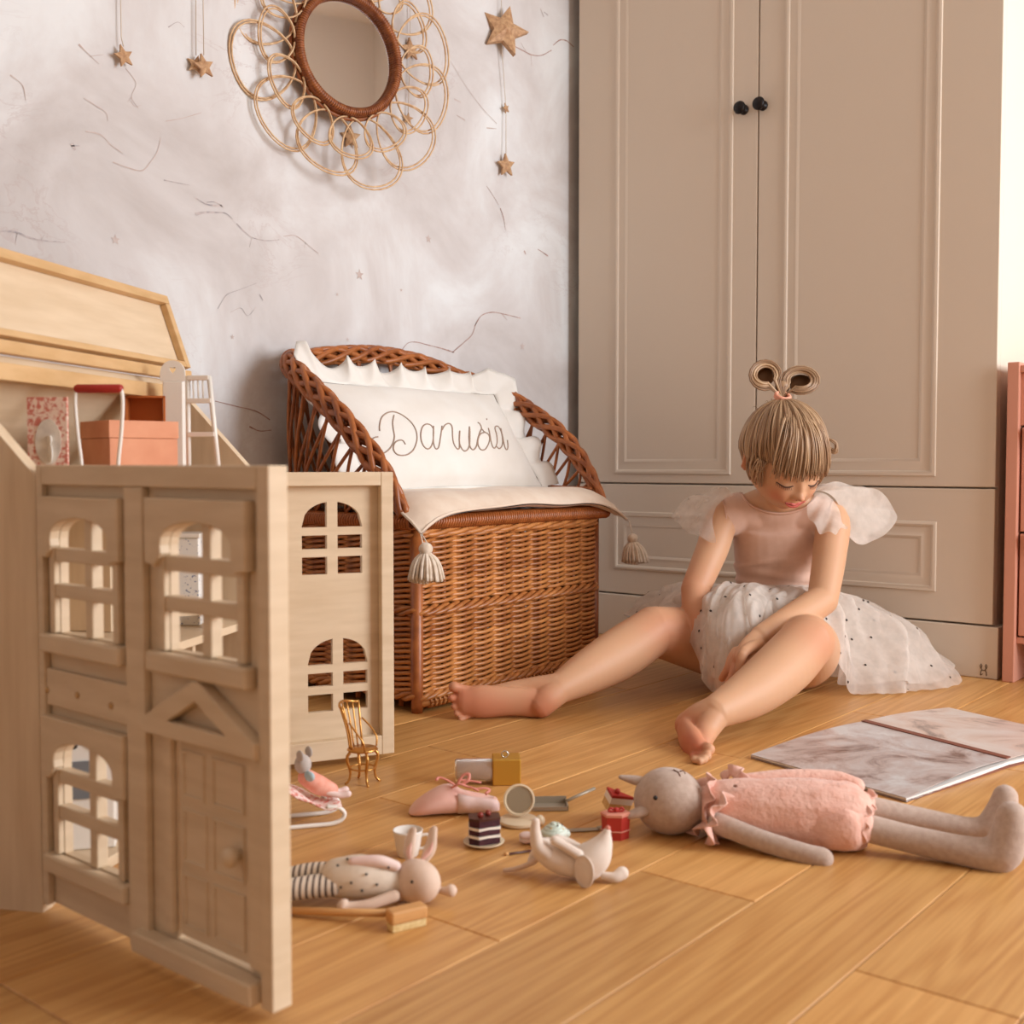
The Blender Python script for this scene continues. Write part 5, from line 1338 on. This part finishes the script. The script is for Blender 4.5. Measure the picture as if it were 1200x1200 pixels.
def face_at(x, z, off=0.0):                          # point of the face surface in front of (x, z)
    d = Vector((x / .0685, 1, z / .094))
    dx, dz = d.x, d.z
    for _ in range(8):
        l = max(1e-4, 1 - dx * dx - dz * dz); p = head_pt((dx, math.sqrt(l), dz))
        dx += (x - p.x) / .07; dz += (z - p.z) / .095
        s_ = dx * dx + dz * dz
        if s_ > .96: dx *= (.96 / s_) ** .5; dz *= (.96 / s_) ** .5
    return HMAT @ (head_pt((dx, math.sqrt(max(1e-4, 1 - dx * dx - dz * dz))), 0) if False else head_pt((dx, math.sqrt(max(1e-4, 1 - dx * dx - dz * dz)), dz)) + Vector((0, off, 0)))
sk = MB()
sk.ball((0, 0, 0), 1.0, 110, 84, fn=lambda p, d: HMAT @ head_pt(d))
for s in (-1, 1):                                    # ears
    E_ = HMAT @ TR(s * .0665, -.006, -.014) @ RZ(s * -.45)
    sk.ball((0, 0, 0), 1.0, 16, 10, fn=lambda p, d: E_ @ Vector((d.x * .006, d.y * .0125, d.z * .0185)))
    sk.tube([E_ @ Vector((s * .005, -.002 + .0105 * math.cos(a), .003 + .0150 * math.sin(a))) for a in [-1.9 + 3.9 * i / 14 for i in range(15)]], .0030, 8)
# ---- torso and neck
TOR = [(908, 765, 2.225), (908, 740, 2.215), (911, 695, 2.20), (912, 645, 2.175), (911, 612, 2.155), (911, 597, 2.14)]
TR_ = [.080, .088, .0760, .0800, .0780, .060]
sk.limb([G(*q) for q in TOR], TR_, 56, up=CAMF, flat=.74)
sk.limb([G(911, 612, 2.145), G(913, 588, 2.12), G(916, 560, 2.085)], [.042, .034, .034], 36)
for q in ((872, 596, 2.142), (952, 597, 2.125)): sk.limb([G(912, 580, 2.115), G(*q)], [.026, .026], 32)
# arms
SHR, SHL = G(850, 606, 2.135), G(973, 608, 2.11)
ELR, ELL = G(815, 690, 2.075), G(964, 703, 2.02)
WRR, WRL = G(828, 755, 2.015), G(892, 746, 1.915)
sk.limb([G(885, 606, 2.15), SHR, G(834, 645, 2.11), ELR], [.038, .0325, .0300, .0265], 40)
sk.limb([ELR, G(818, 718, 2.050), WRR], [.0265, .0270, .0200], 40)
sk.limb([G(935, 606, 2.14), SHL, G(972, 650, 2.07), ELL], [.038, .0330, .0305, .0270], 40)
sk.limb([ELL, G(938, 720, 1.985), WRL], [.0275, .0275, .0195], 40)
# left hand: back of the hand, four fingers hanging, thumb along the side
def hand(w, k0, k1, tips, thumb, rp=.0165, d_in=0):
    mid = (k0 + k1) / 2
    sk.limb([w, w.lerp(mid, .55), mid], [.0185, .0215, .0175], 16, up=CAMF, flat=.70)
    sk.limb([k0.lerp(w, .15), k1.lerp(w, .15)], [.0105, .0105], 12)
    for i, tp in enumerate(tips):
        kn = k0.lerp(k1, (i + .15) / 3.3); m1 = kn.lerp(tp, .5) - CAMF * .008
        sk.limb([kn.lerp(w, .25), kn, m1, tp], [.0085, .0083, .0075, .0062], 12, sub=4)
    sk.limb([w.lerp(k1, .30), thumb[0], thumb[1]], [.0115, .0090, .0070], 12, sub=4)
hand(WRL, G(858, 768, 1.880), G(881, 779, 1.850), [G(846, 795, 1.875), G(850, 807, 1.855), G(859, 812, 1.838), G(868, 808, 1.828)], (G(872, 764, 1.838), G(866, 784, 1.828)))
hand(WRR, G(832, 780, 1.995), G(852, 779, 1.98), [G(833, 798, 1.985), G(840, 802, 1.98), G(847, 801, 1.975), G(853, 797, 1.972)], (G(847, 768, 1.975), G(857, 780, 1.97)))
# legs
KNR, ANR = G(766, 739, 2.03), G(655, 807, 1.885)
sk.limb([G(888, 765, 2.20), G(830, 752, 2.12), KNR], [.074, .0620, .0440], 44)
sk.limb([KNR, G(728, 765, 1.985), G(690, 787, 1.93), ANR], [.0430, .0455, .0375, .0255], 44)
KNL, ANL = G(946, 752, 1.885), G(840, 834, 1.705)
sk.limb([G(928, 768, 2.20), G(942, 762, 2.05), KNL], [.074, .0640, .0455], 44)
sk.limb([KNL, G(918, 782, 1.83), G(880, 812, 1.765), ANL], [.0445, .0460, .0385, .0255], 44)
# right foot lying on its outer side, sole towards the viewer
sk.limb([ANR, G(642, 818, 1.872), G(634, 825, 1.868)], [.0250, .0235, .0225], 32)
sk.limb([G(634, 825, 1.868), G(600, 822, 1.866), G(565, 822, 1.862), G(548, 822, 1.860)], [.0235, .0235, .0275, .0240], 36, up=CAMF, flat=.62)
sk.limb([G(652, 805, 1.885), G(610, 808, 1.885), G(570, 814, 1.876)], [.0230, .0170, .0130], 28)
for (a, b, r) in (((552, 810, 1.862), (532, 805, 1.856), .0095), ((548, 820, 1.860), (529, 818, 1.854), .0062), ((548, 827, 1.860), (532, 828, 1.854), .0058), ((549, 833, 1.860), (535, 836, 1.854), .0054), ((551, 838, 1.860), (540, 843, 1.854), .0050)):
    A_, B_ = G(*a), G(*b); sk.limb([A_, A_.lerp(B_, .55), B_], [r * .95, r * .82, r], 10, sub=3)
# left foot pointing at the viewer, sole turned to the left
FR = Vector((_r.x, _r.y, 0))
sk.limb([ANL, G(822, 842, 1.712), G(807, 850, 1.722)], [.0250, .0245, .0215], 32)
sk.limb([G(804, 850, 1.724), G(806, 862, 1.690), G(812, 873, 1.655), G(817, 880, 1.638)], [.0205, .0225, .0250, .0225], 36, up=FR, flat=.66)
sk.limb([ANL, G(828, 856, 1.680), G(824, 870, 1.650)], [.0235, .0180, .0130], 28)
for i, (a, b, r) in enumerate((((823, 873, 1.650), (831, 878, 1.604), .0090), ((821, 877, 1.646), (829, 886, 1.590), .0066), ((819, 881, 1.642), (825, 890, 1.582), .0062), ((815, 884, 1.638), (820, 892, 1.577), .0058), ((811, 884, 1.640), (814, 891, 1.582), .0054))):
    A_, B_ = G(*a), G(*b); sk.limb([A_, A_.lerp(B_, .55), B_], [r * .95, r * .85, r], 10, sub=3)
bodyo = sk.build('body', M_SKIN, girl); fuse(bodyo, .0018, 6, .5)
GW = ROOTS[girl.name]
fl = bodyo.data.attributes.new('flush', 'FLOAT', 'POINT')
spots = [(KNR - CAMF * .03, .045, .45), (KNL - CAMF * .03, .045, .55), (G(634, 830, 1.86), .035, .85), (G(560, 826, 1.86), .035, .8), (G(532, 815, 1.86), .03, .75), (G(590, 830, 1.86), .03, .45),
         (G(800, 860, 1.70), .035, .9), (G(806, 875, 1.64), .035, 1.0), (G(818, 888, 1.62), .022, .7), (G(862, 800, 1.86), .045, .7), (G(845, 800, 1.95), .04, .6), (ELR, .05, .35), (G(822, 735, 2.0), .05, .5),
         (face_at(.037, -.042), .020, .75), (face_at(-.037, -.042), .020, .65), (face_at(0, -.036), .010, .45), (face_at(0, -.085), .014, .3), (HMAT @ Vector((.070, -.005, -.015)), .02, .6)]
vals = []
for q in bodyo.data.vertices:
    w = GW @ q.co; s_ = 0.0
    for c, r, k in spots:
        e = (w - c).length_squared / (r * r)
        if e < 6: s_ += k * math.exp(-e)
    vals.append(min(1, s_))
fl.data.foreach_set('value', vals)
# ---- face details
M_LIP = mat('lips', (196, 94, 84), .4); M_LASH = mat('eyelash_brown', (84, 56, 42), .6); M_BROW = mat('eyebrow_blond', (164, 122, 86), .7)
for s in (-1, 1):
    arc = [face_at(s * (.0145 + .0265 * t), -.0140 - .0040 * math.sin(PI * t) + .001 * t, .0004) for t in [i / 12 for i in range(13)]]
    ey = MB().tube(arc, [.0005 + .0009 * math.sin(PI * min(1, .15 + .8 * i / 12)) for i in range(13)], 6)
    for i in range(2, 13):
        p = arc[i]; dirn = (h_f * .8 - h_u * .75 - h_x * 0 + h_x * s * (.1 + .06 * (i - 6))).normalized()
        ey.tube([p, p + dirn * .0035, p + dirn * .006 + h_f * .0012], [.0005, .0004, .0002], 4)
    ey.build('eyelashes', M_LASH, girl)
    br = [face_at(s * (.013 + .030 * t), .0075 + .0045 * math.sin(PI * (.25 + .6 * t)), .0006) for t in [i / 10 for i in range(11)]]
    MB().tube(br, [.0011, .0016, .0018, .0019, .0019, .0018, .0017, .0015, .0012, .0009, .0006], 6, flat=.6).build('eyebrow', M_BROW, girl)
    MB().ball(face_at(s * .0048, -.0405, -.0006), (.0016, .0016, .0012), 8, 6).build('nostril', mat('nostril_shade', (150, 80, 62), .7), girl)
up_l = [face_at(.0205 * t, -.0555 + .0050 * t * t - .0012 * math.cos(2 * PI * t) * (abs(t) < .5), .0004) for t in [-1 + i / 8 for i in range(17)]]
lo_l = [face_at(.0185 * t, -.0615 + .0085 * t * t, .0008) for t in [-1 + i / 8 for i in range(17)]]
MB().tube(up_l, [.0006 + .0019 * math.cos(PI / 2 * (-1 + i / 8)) for i in range(17)], 8).build('upper_lip', M_LIP, girl)
MB().tube(lo_l, [.0006 + .0034 * math.cos(PI / 2 * (-1 + i / 8)) for i in range(17)], 8).build('lower_lip', M_LIP, girl)
MB().tube([face_at(.0190 * t, -.0585 + .0065 * t * t, .0010) for t in [-1 + i / 8 for i in range(17)]], .0008, 6).build('mouth_line', mat('mouth_shade', (120, 48, 42), .6), girl)
# ---- hair
M_HAIR = [mat('ash_blond_hair', (164, 130, 98), .42, spec=.5), mat('dark_blond_hair', (144, 110, 80), .45, spec=.5), mat('light_blond_hair', (190, 156, 120), .40, spec=.5)]
def hairline(az):                                    # az 0 = front, pi = back; height of the hairline as a direction z
    a = abs(az)
    if a < .9: return .30 - .12 * (a / .9)
    if a < 1.35: return .18 - .40 * sm(.9, 1.35, a)
    if a < 1.75: return -.22 + .34 * math.exp(-((a - 1.55) / .10) ** 2) * 0
    return -.22 - .36 * sm(1.75, 2.6, a)
def hdir(az, z):
    c = math.sqrt(max(0, 1 - z * z)); return Vector((math.sin(az) * c, math.cos(az) * c, z))
PONY = Vector((0.0, -.50, .866)).normalized()
cap = MB(); rows = []
NA, NB = 96, 22
for i in range(NB + 1):
    rg = []
    for j in range(NA):
        az = -PI + 2 * PI * j / NA; e = hdir(az, hairline(az)); d = e.slerp(PONY, i / NB) if hasattr(e, 'slerp') else e
        rg.append(HMAT @ head_pt(d, .0015 + .0045 * sm(0, .25, i / NB), True))
    rows.append(rg)
cap.surf(rows, closed=True)
hair = cap.build('hair', M_HAIR[1], girl)
st = MB(); hr = random.Random(3)
def strand(pts, r0, r1=None, n=5, mid=None):
    k = len(pts); st.cur = hr.choice((0, 0, 1, 2, 0))
    st.tube(pts, [r0 * (.45 + .55 * math.sin(PI * min(1, .12 + .76 * i / (k - 1)))) for i in range(k)], n)
for i in range(430):
    az = -PI + 2 * PI * (i + hr.random()) / 430; z0 = hairline(az) + hr.uniform(-.03, .16 if abs(az) > .9 else .03)
    e = hdir(az, z0); tw = hr.uniform(-.16, .16); lift = hr.uniform(.0045, .0085); pts = []
    for k in range(15):
        t = k / 14; d = e.slerp(PONY, t ** .92) ; d = (Matrix.Rotation(tw * math.sin(PI * t), 3, 'Z') @ d)
        pts.append(HMAT @ head_pt(d, (.0012 + lift * sm(0, .2, t)) + .0022 * math.sin(3 * PI * t + i) * t * (1 - t), True))
    strand(pts, hr.uniform(.0008, .0023))
# fringe combed forward over the forehead
for i in range(190):
    x = -.92 + 1.84 * (i + hr.random()) / 190
    az = x * .86; top = hdir(az * .8, .90).slerp(PONY, .45 * hr.random()); zb = .085 - .09 * x * x * hr.uniform(.3, 1) + hr.uniform(-.07, .07)
    if hr.random() < .3: zb += hr.uniform(.05, .16)
    e = hdir(az + hr.uniform(-.05, .05), zb); lift = hr.uniform(.007, .0125); pts = []
    for k in range(15):
        t = k / 14; d = top.slerp(e, t); pts.append(HMAT @ (head_pt(d, .0045 + (lift - .0045) * sm(0, .45, t) * (1 + .2 * t) + .001 * math.sin(5 * t + i), True)))
    strand(pts, hr.uniform(.0007, .0018))
# side locks in front of the ears and the loose curl on the right of the picture
for s in (-1, 1):
    for i in range(16):
        az = s * hr.uniform(.98, 1.42); pts = []
        for k in range(9):
            t = k / 8; pts.append(HMAT @ head_pt(hdir(az + s * .06 * math.sin(3 * t + i), .18 - t * hr.uniform(.50, .58)), .0055 + .002 * math.sin(PI * t), True))
        strand(pts, .0016)
for i in range(12):
    o_ = Vector((hr.uniform(-.003, .003), hr.uniform(-.003, .003), hr.uniform(-.004, .004)))
    strand([p + o_ * (k / 14) for k, p in enumerate(spline([G(955, 505, 2.05), G(965, 512, 2.045), G(974, 516, 2.04), G(980, 521, 2.04), G(979, 529, 2.04), G(972, 527, 2.045), G(966, 522, 2.05)], 3))], .0014)
for i in range(10):
    a = hr.uniform(-1, 1); b = G(917 + a * 46, 500 - 18 * (1 - a * a) * 1.6, 2.05)
    strand(spline([b, b + Vector((0, 0, .008)) + FR * a * .008, b + FR * a * .018 + Vector((0, 0, .006 + .004 * hr.random()))], 4), .0005)
# the knot: two hair loops like a bow above the tie
TIE = HMAT @ head_pt(PONY, .012, True)
for sgn, cu_, cv_, ru, rv, n_ in ((-1, 897, 440, 18.0, 17.0, 130), (1, 938, 446, 21.5, 16.0, 150)):
    for i in range(n_):
        dd = hr.uniform(-.019, .019); k_ = hr.uniform(.60, 1.06); pts = []
        a0 = math.atan2(-(459 - cv_), (917 - cu_) * .9); top_ = hr.uniform(.0, .25)
        for k in range(17):
            t = k / 16; a = a0 - sgn * -1 * 2 * PI * t
            w_ = math.sin(PI * t) ** .5; kk = k_ * (1 - top_ * (math.sin(a) < 0) * abs(math.sin(a)))
            p = G(cu_ + ru * kk * math.cos(a), cv_ - rv * kk * math.sin(a), 2.075 + dd * (.35 + .65 * w_) + .010 * math.sin(a))
            pts.append(TIE.lerp(p, min(1, w_ * 2.6)))
        strand(pts, hr.uniform(.0012, .0024))
st.cur = 0; st.ball((0, 0, 0), 1.0, 14, 10, fn=lambda p, d: G(917, 453, 2.070) + FR * (d.x * .014) + CAMF * (d.y * .013) + _z * (d.z * .013))
for cu_, cv_, a_, b_ in ((896, 441, .019, .018), (938, 449, .024, .016)):
    st.cur = 1; st.ball((0, 0, 0), 1.0, 14, 10, fn=lambda p, d: G(cu_, cv_, 2.105) + FR * (d.x * a_) + CAMF * (d.y * .012) + _z * (d.z * b_))
st.cur = 0
st.build('hair_strands', M_HAIR, hair)
ti = MB()
for k in range(2):
    ti.tube([TIE + h_x * (.0125 * math.cos(a)) + h_f * (.0125 * math.sin(a)) + h_u * (.001 + .0042 * k - .001) for a in [2 * PI * i / 18 for i in range(18)]], .0034, 8, closed=True)
ti.ball(TIE + h_f * .0135, (.0060, .0050, .0050), 10, 8)
ti.build('hair_tie', mat('peach_hair_tie', (236, 164, 136), .7), hair)

# ---- bodice
M_BODICE = mat('beige_jersey', (222, 184, 164), .85, (214, 174, 152), 40, bump=.15, bscale=500, bdist=.0005, sheen=.3)
bd = MB()
bd.limb([G(911, 700, 2.200), G(911, 690, 2.197), G(912, 645, 2.175), G(911, 612, 2.155), G(911, 601, 2.145)], [.0775, .0790, .0845, .0845, .069], 30, up=CAMF, flat=.75)
bd.limb([G(890, 604, 2.148), G(868, 601, 2.145), G(851, 607, 2.137)], [.0450, .0405, .0365], 40); bd.limb([G(932, 605, 2.143), G(954, 603, 2.128), G(971, 609, 2.113)], [.0450, .0405, .0365], 40)
for q in ((874, 594, 2.142), (950, 595, 2.125)): bd.limb([G(906 if q[0] < 900 else 920, 584, 2.12), G(*q)], [.0290, .0290], 32)
bo2 = bd.build('bodice', M_BODICE, girl); fuse(bo2, .0026, 8)
# the neckline is cut out as a scoop round the neck and bound with a narrow trim
def seen(p):
    q = p - EYEPOS; d = q.dot(_f); return 600 + FPX * q.dot(_r) / d, 600 - FPX * q.dot(_u) / d
from mathutils.bvhtree import BVHTree
NKU, NKV, NRU, NRV = 914, 571, 46.0, 31.0
bmh = bmesh.new(); bmh.from_mesh(bo2.data); bmh.transform(GW)
tree = BVHTree.FromBMesh(bmh)
trim = []
for i in range(49):
    a = PI * (1.04 - 1.08 * i / 48); r_ = ray(NKU + NRU * math.cos(a), NKV + NRV * math.sin(a)); hit = tree.ray_cast(EYEPOS, r_.normalized())
    if hit[0]: trim.append(hit[0] - r_.normalized() * .0008)
armh = []
for (cu_, cv_, ru_, rv_, a0, a1) in ((838, 610, 13, 33, -1.9, 1.75), (985, 613, -14, 33, -1.9, 1.75)):
    L_ = []
    for i in range(33):
        a = a0 + (a1 - a0) * i / 32; r_ = ray(cu_ + ru_ * math.cos(a), cv_ + rv_ * math.sin(a)); hit = tree.ray_cast(EYEPOS, r_.normalized())
        if hit[0]: L_.append(hit[0] - r_.normalized() * .0008)
    armh.append(L_)
kill = []
for q in bmh.verts:
    u, v = seen(q.co)
    if ((u - NKU) / NRU) ** 2 + ((v - NKV) / NRV) ** 2 < 1: kill.append(q)
    elif u < 838 + 13 * math.sqrt(max(0, 1 - ((v - 610) / 33) ** 2)) and 577 < v < 643: kill.append(q)
    elif u > 985 - 14 * math.sqrt(max(0, 1 - ((v - 613) / 33) ** 2)) and 580 < v < 646: kill.append(q)
bmesh.ops.delete(bmh, geom=kill, context='VERTS'); bmh.transform(GW.inverted()); bmh.to_mesh(bo2.data); bmh.free()
M_TRIM = mat('beige_binding', (214, 172, 150), .8)
MB().tube(trim, .0022, 8).build('neck_binding', M_TRIM, bo2)
for L_ in armh:
    if len(L_) > 3: MB().tube(L_, .0018, 8).build('arm_binding', M_TRIM, bo2)
for q in bo2.data.vertices:
    w = GW @ q.co; l = w - G(911, 650, 2.17); hgt = w.z - G(911, 690, 2.19).z
    f = .0022 * math.sin(hgt * 260 + 3 * l.dot(FR) / .08) * sm(.075, .0, hgt) + .0028 * math.exp(-((hgt - .052 - .10 * max(0, -l.dot(FR)) * 0 - .010 * math.cos(l.dot(FR) * 28)) / .005) ** 2)
    q.co += q.normal * f

# ---- tulle
def tulle(name, col, alpha):
    m = bpy.data.materials.new(name); m.use_nodes = True; nt = m.node_tree; N, L = nt.nodes, nt.links
    N.remove(N['Principled BSDF']); out = N['Material Output']
    df = N.new('ShaderNodeBsdfDiffuse'); df.inputs[0].default_value = lin(col)
    tl = N.new('ShaderNodeBsdfTranslucent'); tl.inputs[0].default_value = lin(col)
    tp = N.new('ShaderNodeBsdfTransparent')
    a = N.new('ShaderNodeMixShader'); a.inputs[0].default_value = .42; L.new(df.outputs[0], a.inputs[1]); L.new(tl.outputs[0], a.inputs[2])
    tc = N.new('ShaderNodeTexCoord'); n = N.new('ShaderNodeTexNoise'); n.inputs['Scale'].default_value = 38; n.inputs['Detail'].default_value = 3; L.new(tc.outputs['Object'], n.inputs['Vector'])
    mr = N.new('ShaderNodeMapRange'); mr.inputs['From Min'].default_value = .3; mr.inputs['From Max'].default_value = .7
    mr.inputs['To Min'].default_value = alpha - .10; mr.inputs['To Max'].default_value = alpha + .10; L.new(n.outputs['Fac'], mr.inputs['Value'])
    b = N.new('ShaderNodeMixShader'); L.new(mr.outputs[0], b.inputs[0]); L.new(tp.outputs[0], b.inputs[1]); L.new(a.outputs[0], b.inputs[2])
    L.new(b.outputs[0], out.inputs[0]); return m
M_TUL = tulle('white_tulle', (244, 234, 224), .56); M_TULS = tulle('thin_tulle', (242, 230, 220), .34)
# skirt stations round the waist: hem, middle, waist (seen points with their real depth)
ST = [((738, 724, 2.34), (792, 690, 2.33), (868, 690, 2.24)), ((733, 720, 2.25), (790, 676, 2.24), (865, 690, 2.20)), ((752, 726, 2.15), (800, 672, 2.15), (866, 689, 2.175)),
      ((793, 730, 2.06), (812, 680, 2.10), (870, 689, 2.15)), ((818, 775, 1.985), (822, 672, 2.015), (874, 688, 2.14)), ((826, 803, 1.935), (828, 674, 1.97), (880, 688, 2.135)),
      ((850, 815, 1.920), (847, 670, 1.945), (888, 688, 2.13)), ((872, 803, 1.915), (868, 674, 1.945), (898, 688, 2.128)), ((893, 772, 1.940), (890, 686, 1.975), (908, 688, 2.127)),
      ((918, 748, 1.960), (915, 690, 2.02), (920, 688, 2.128)), ((958, 742, 1.995), (945, 690, 2.04), (934, 688, 2.13)), ((988, 786, 2.02), (975, 690, 2.10), (944, 688, 2.135)),
      ((985, 813, 2.045), (1000, 692, 2.13), (952, 688, 2.145)), ((1035, 814, 2.045), (1022, 696, 2.17), (956, 689, 2.16)), ((1085, 812, 2.06), (1046, 706, 2.20), (958, 689, 2.18)),
      ((1122, 803, 2.13), (1062, 716, 2.235), (958, 690, 2.20)), ((1108, 785, 2.27), (1045, 716, 2.30), (956, 690, 2.225)), ((1000, 778, 2.36), (985, 720, 2.34), (935, 690, 2.255)),
      ((905, 775, 2.42), (910, 720, 2.37), (912, 690, 2.265)), ((815, 750, 2.40), (840, 705, 2.37), (888, 690, 2.26))]
HEM = spline([G(*q[0]) for q in ST], 12, True); MID = spline([G(*q[1]) for q in ST], 12, True); WAI = spline([G(*q[2]) for q in ST], 12, True)
NS = len(HEM)
def skirt_pt(j, t, layer):
    j %= NS; w, m_, h = WAI[j], MID[j], HEM[j]
    p = w * (1 - t) ** 2 + (m_ * 1.15 - (w + h) * .075) * 2 * t * (1 - t) + h * t * t
    out = Vector((p.x, p.y, 0)) - Vector((WAI[0].x, WAI[0].y, 0)); ctr = G(911, 690, 2.19); out = Vector((p.x - ctr.x, p.y - ctr.y, 0)); out = out.normalized() if out.length > 1e-4 else Vector((0, 0, 1))
    ang = 2 * PI * j / NS
    q_ = Vector((math.cos(ang), math.sin(ang), 0)); a = .0060 * min(1, t * 2.5) * math.sin(ang * 19 + layer * 2.1 + 7 * nz((q_.x * 1.5 + t * 1.6, q_.y * 1.5, layer))) * (.4 + 1.2 * abs(nz((q_.x * 4, q_.y * 4, 3)))) + .028 * min(1, t * 1.6) * nz((q_.x * 3.2 + t, q_.y * 3.2, t * 2.6 + layer * 5.0)) + .007 * nz((q_.x * 9, q_.y * 9, t * 7 + layer * 3))
    p = p + out * (a - .010 * layer * t) + Vector((0, 0, -.006 * layer * (1 - t) + a * .5))
    if p.z < .003 + .002 * layer: p.z = .003 + .002 * layer + .002 * abs(math.sin(ang * 30))
    y_max = 2.274
    if p.y > y_max - .002 * layer: p.y = y_max - .002 * layer
    return p
layers = []
for layer in (0, 1, 2):
    mb = MB(); NT = 22
    mb.surf([[skirt_pt(j, (i / NT) ** .9 * (1 - .05 * layer), layer) for j in range(NS)] for i in range(NT + 1)], closed=True)
    if layer == 0: skirt = mb.build('skirt', M_TUL, girl)
    else: mb.build('tulle_layer', M_TUL, skirt)
mb = MB(); mb.tube([G(*q[2]) + (G(*q[2]) - G(911, 690, 2.19)) * .0 for q in ST], .0045, 8, closed=True); mb.build('waistband', M_TUL, skirt)
# printed dots as small round flocked discs
dotm = MB().lathe([(0, .0006), (.0022, .0006), (.0026, 0), (0, 0)], 8).mesh('dot', M_BLACK, False)
dr2 = random.Random(11); n_d = 0; placed = []
for tries in range(1500):
    j = dr2.randrange(NS); t = dr2.uniform(.2, .985)
    p = skirt_pt(j, t, 0); a = skirt_pt(j + 1, t, 0) - p; b_ = skirt_pt(j, t + .01, 0) - p
    if any((p - q).length < .036 for q in placed): continue
    n = a.cross(b_)
    if n.length < 1e-9: continue
    n.normalize()
    if n.dot(p - EYEPOS) > 0: n = -n
    placed.append(p)
    o = bpy.data.objects.new('dot', dotm); COL.objects.link(o); o.parent = skirt
    o.matrix_basis = GW.inverted() @ Matrix.Translation(p + n * .0009) @ n.to_track_quat('Z', 'Y').to_matrix().to_4x4()
    n_d += 1
    if n_d >= 95: break
# flutter sleeves
def flutter(name, base, outer, wave, amp, m=M_TULS, layers_=2):
    Bp, Op = spline([G(*q) for q in base], 10), spline([G(*q) for q in outer], 10); root = None
    for L_ in range(layers_):
        rows = []
        for i in range(13):
            t = i / 12; rg = []
            for j in range(len(Bp)):
                s = j / (len(Bp) - 1); p = Bp[j].lerp(Op[j], t * (1 - .12 * L_))
                bul = math.sin(PI * t * .8) * .012
                p = p - CAMF * (bul * (.6 - L_ * 1.2) + amp * t * math.sin(wave * s * 2 * PI + L_ * 1.3 + 2 * t)) + Vector((0, 0, amp * .6 * t * math.sin(wave * 1.3 * s * 2 * PI + L_)))
                rg.append(p)
            rows.append(rg)
        mb = MB(); mb.surf(rows)
        if root is None: root = mb.build(name, m, girl)
        else: mb.build('tulle_layer', m, root)
    return root
flutter('flutter_sleeve', [(948, 580, 2.08), (958, 575, 2.08), (968, 577, 2.085), (977, 583, 2.09), (983, 592, 2.095), (987, 603, 2.10), (986, 612, 2.10), (982, 618, 2.10)],
        [(962, 569, 2.07), (992, 566, 2.10), (1022, 574, 2.14), (1046, 592, 2.17), (1050, 610, 2.16), (1032, 626, 2.12), (1014, 640, 2.09), (992, 626, 2.08)], 3, .007, M_TUL, 2)
flutter('flutter_sleeve', [(956, 577, 2.075), (965, 578, 2.07), (974, 584, 2.07), (981, 593, 2.075), (985, 603, 2.08), (984, 611, 2.09)],
        [(944, 592, 2.055), (948, 606, 2.045), (958, 622, 2.035), (972, 625, 2.03), (984, 622, 2.04), (992, 616, 2.06)], 3, .006, M_TUL, 1)
flutter('flutter_sleeve', [(860, 580, 2.11), (852, 583, 2.105), (845, 588, 2.10), (839, 595, 2.10), (836, 604, 2.10), (835, 612, 2.10), (836, 620, 2.09)],
        [(850, 572, 2.11), (826, 576, 2.15), (803, 586, 2.18), (786, 604, 2.18), (800, 618, 2.14), (818, 630, 2.09), (838, 634, 2.07)], 3, .006, M_TULS, 2)
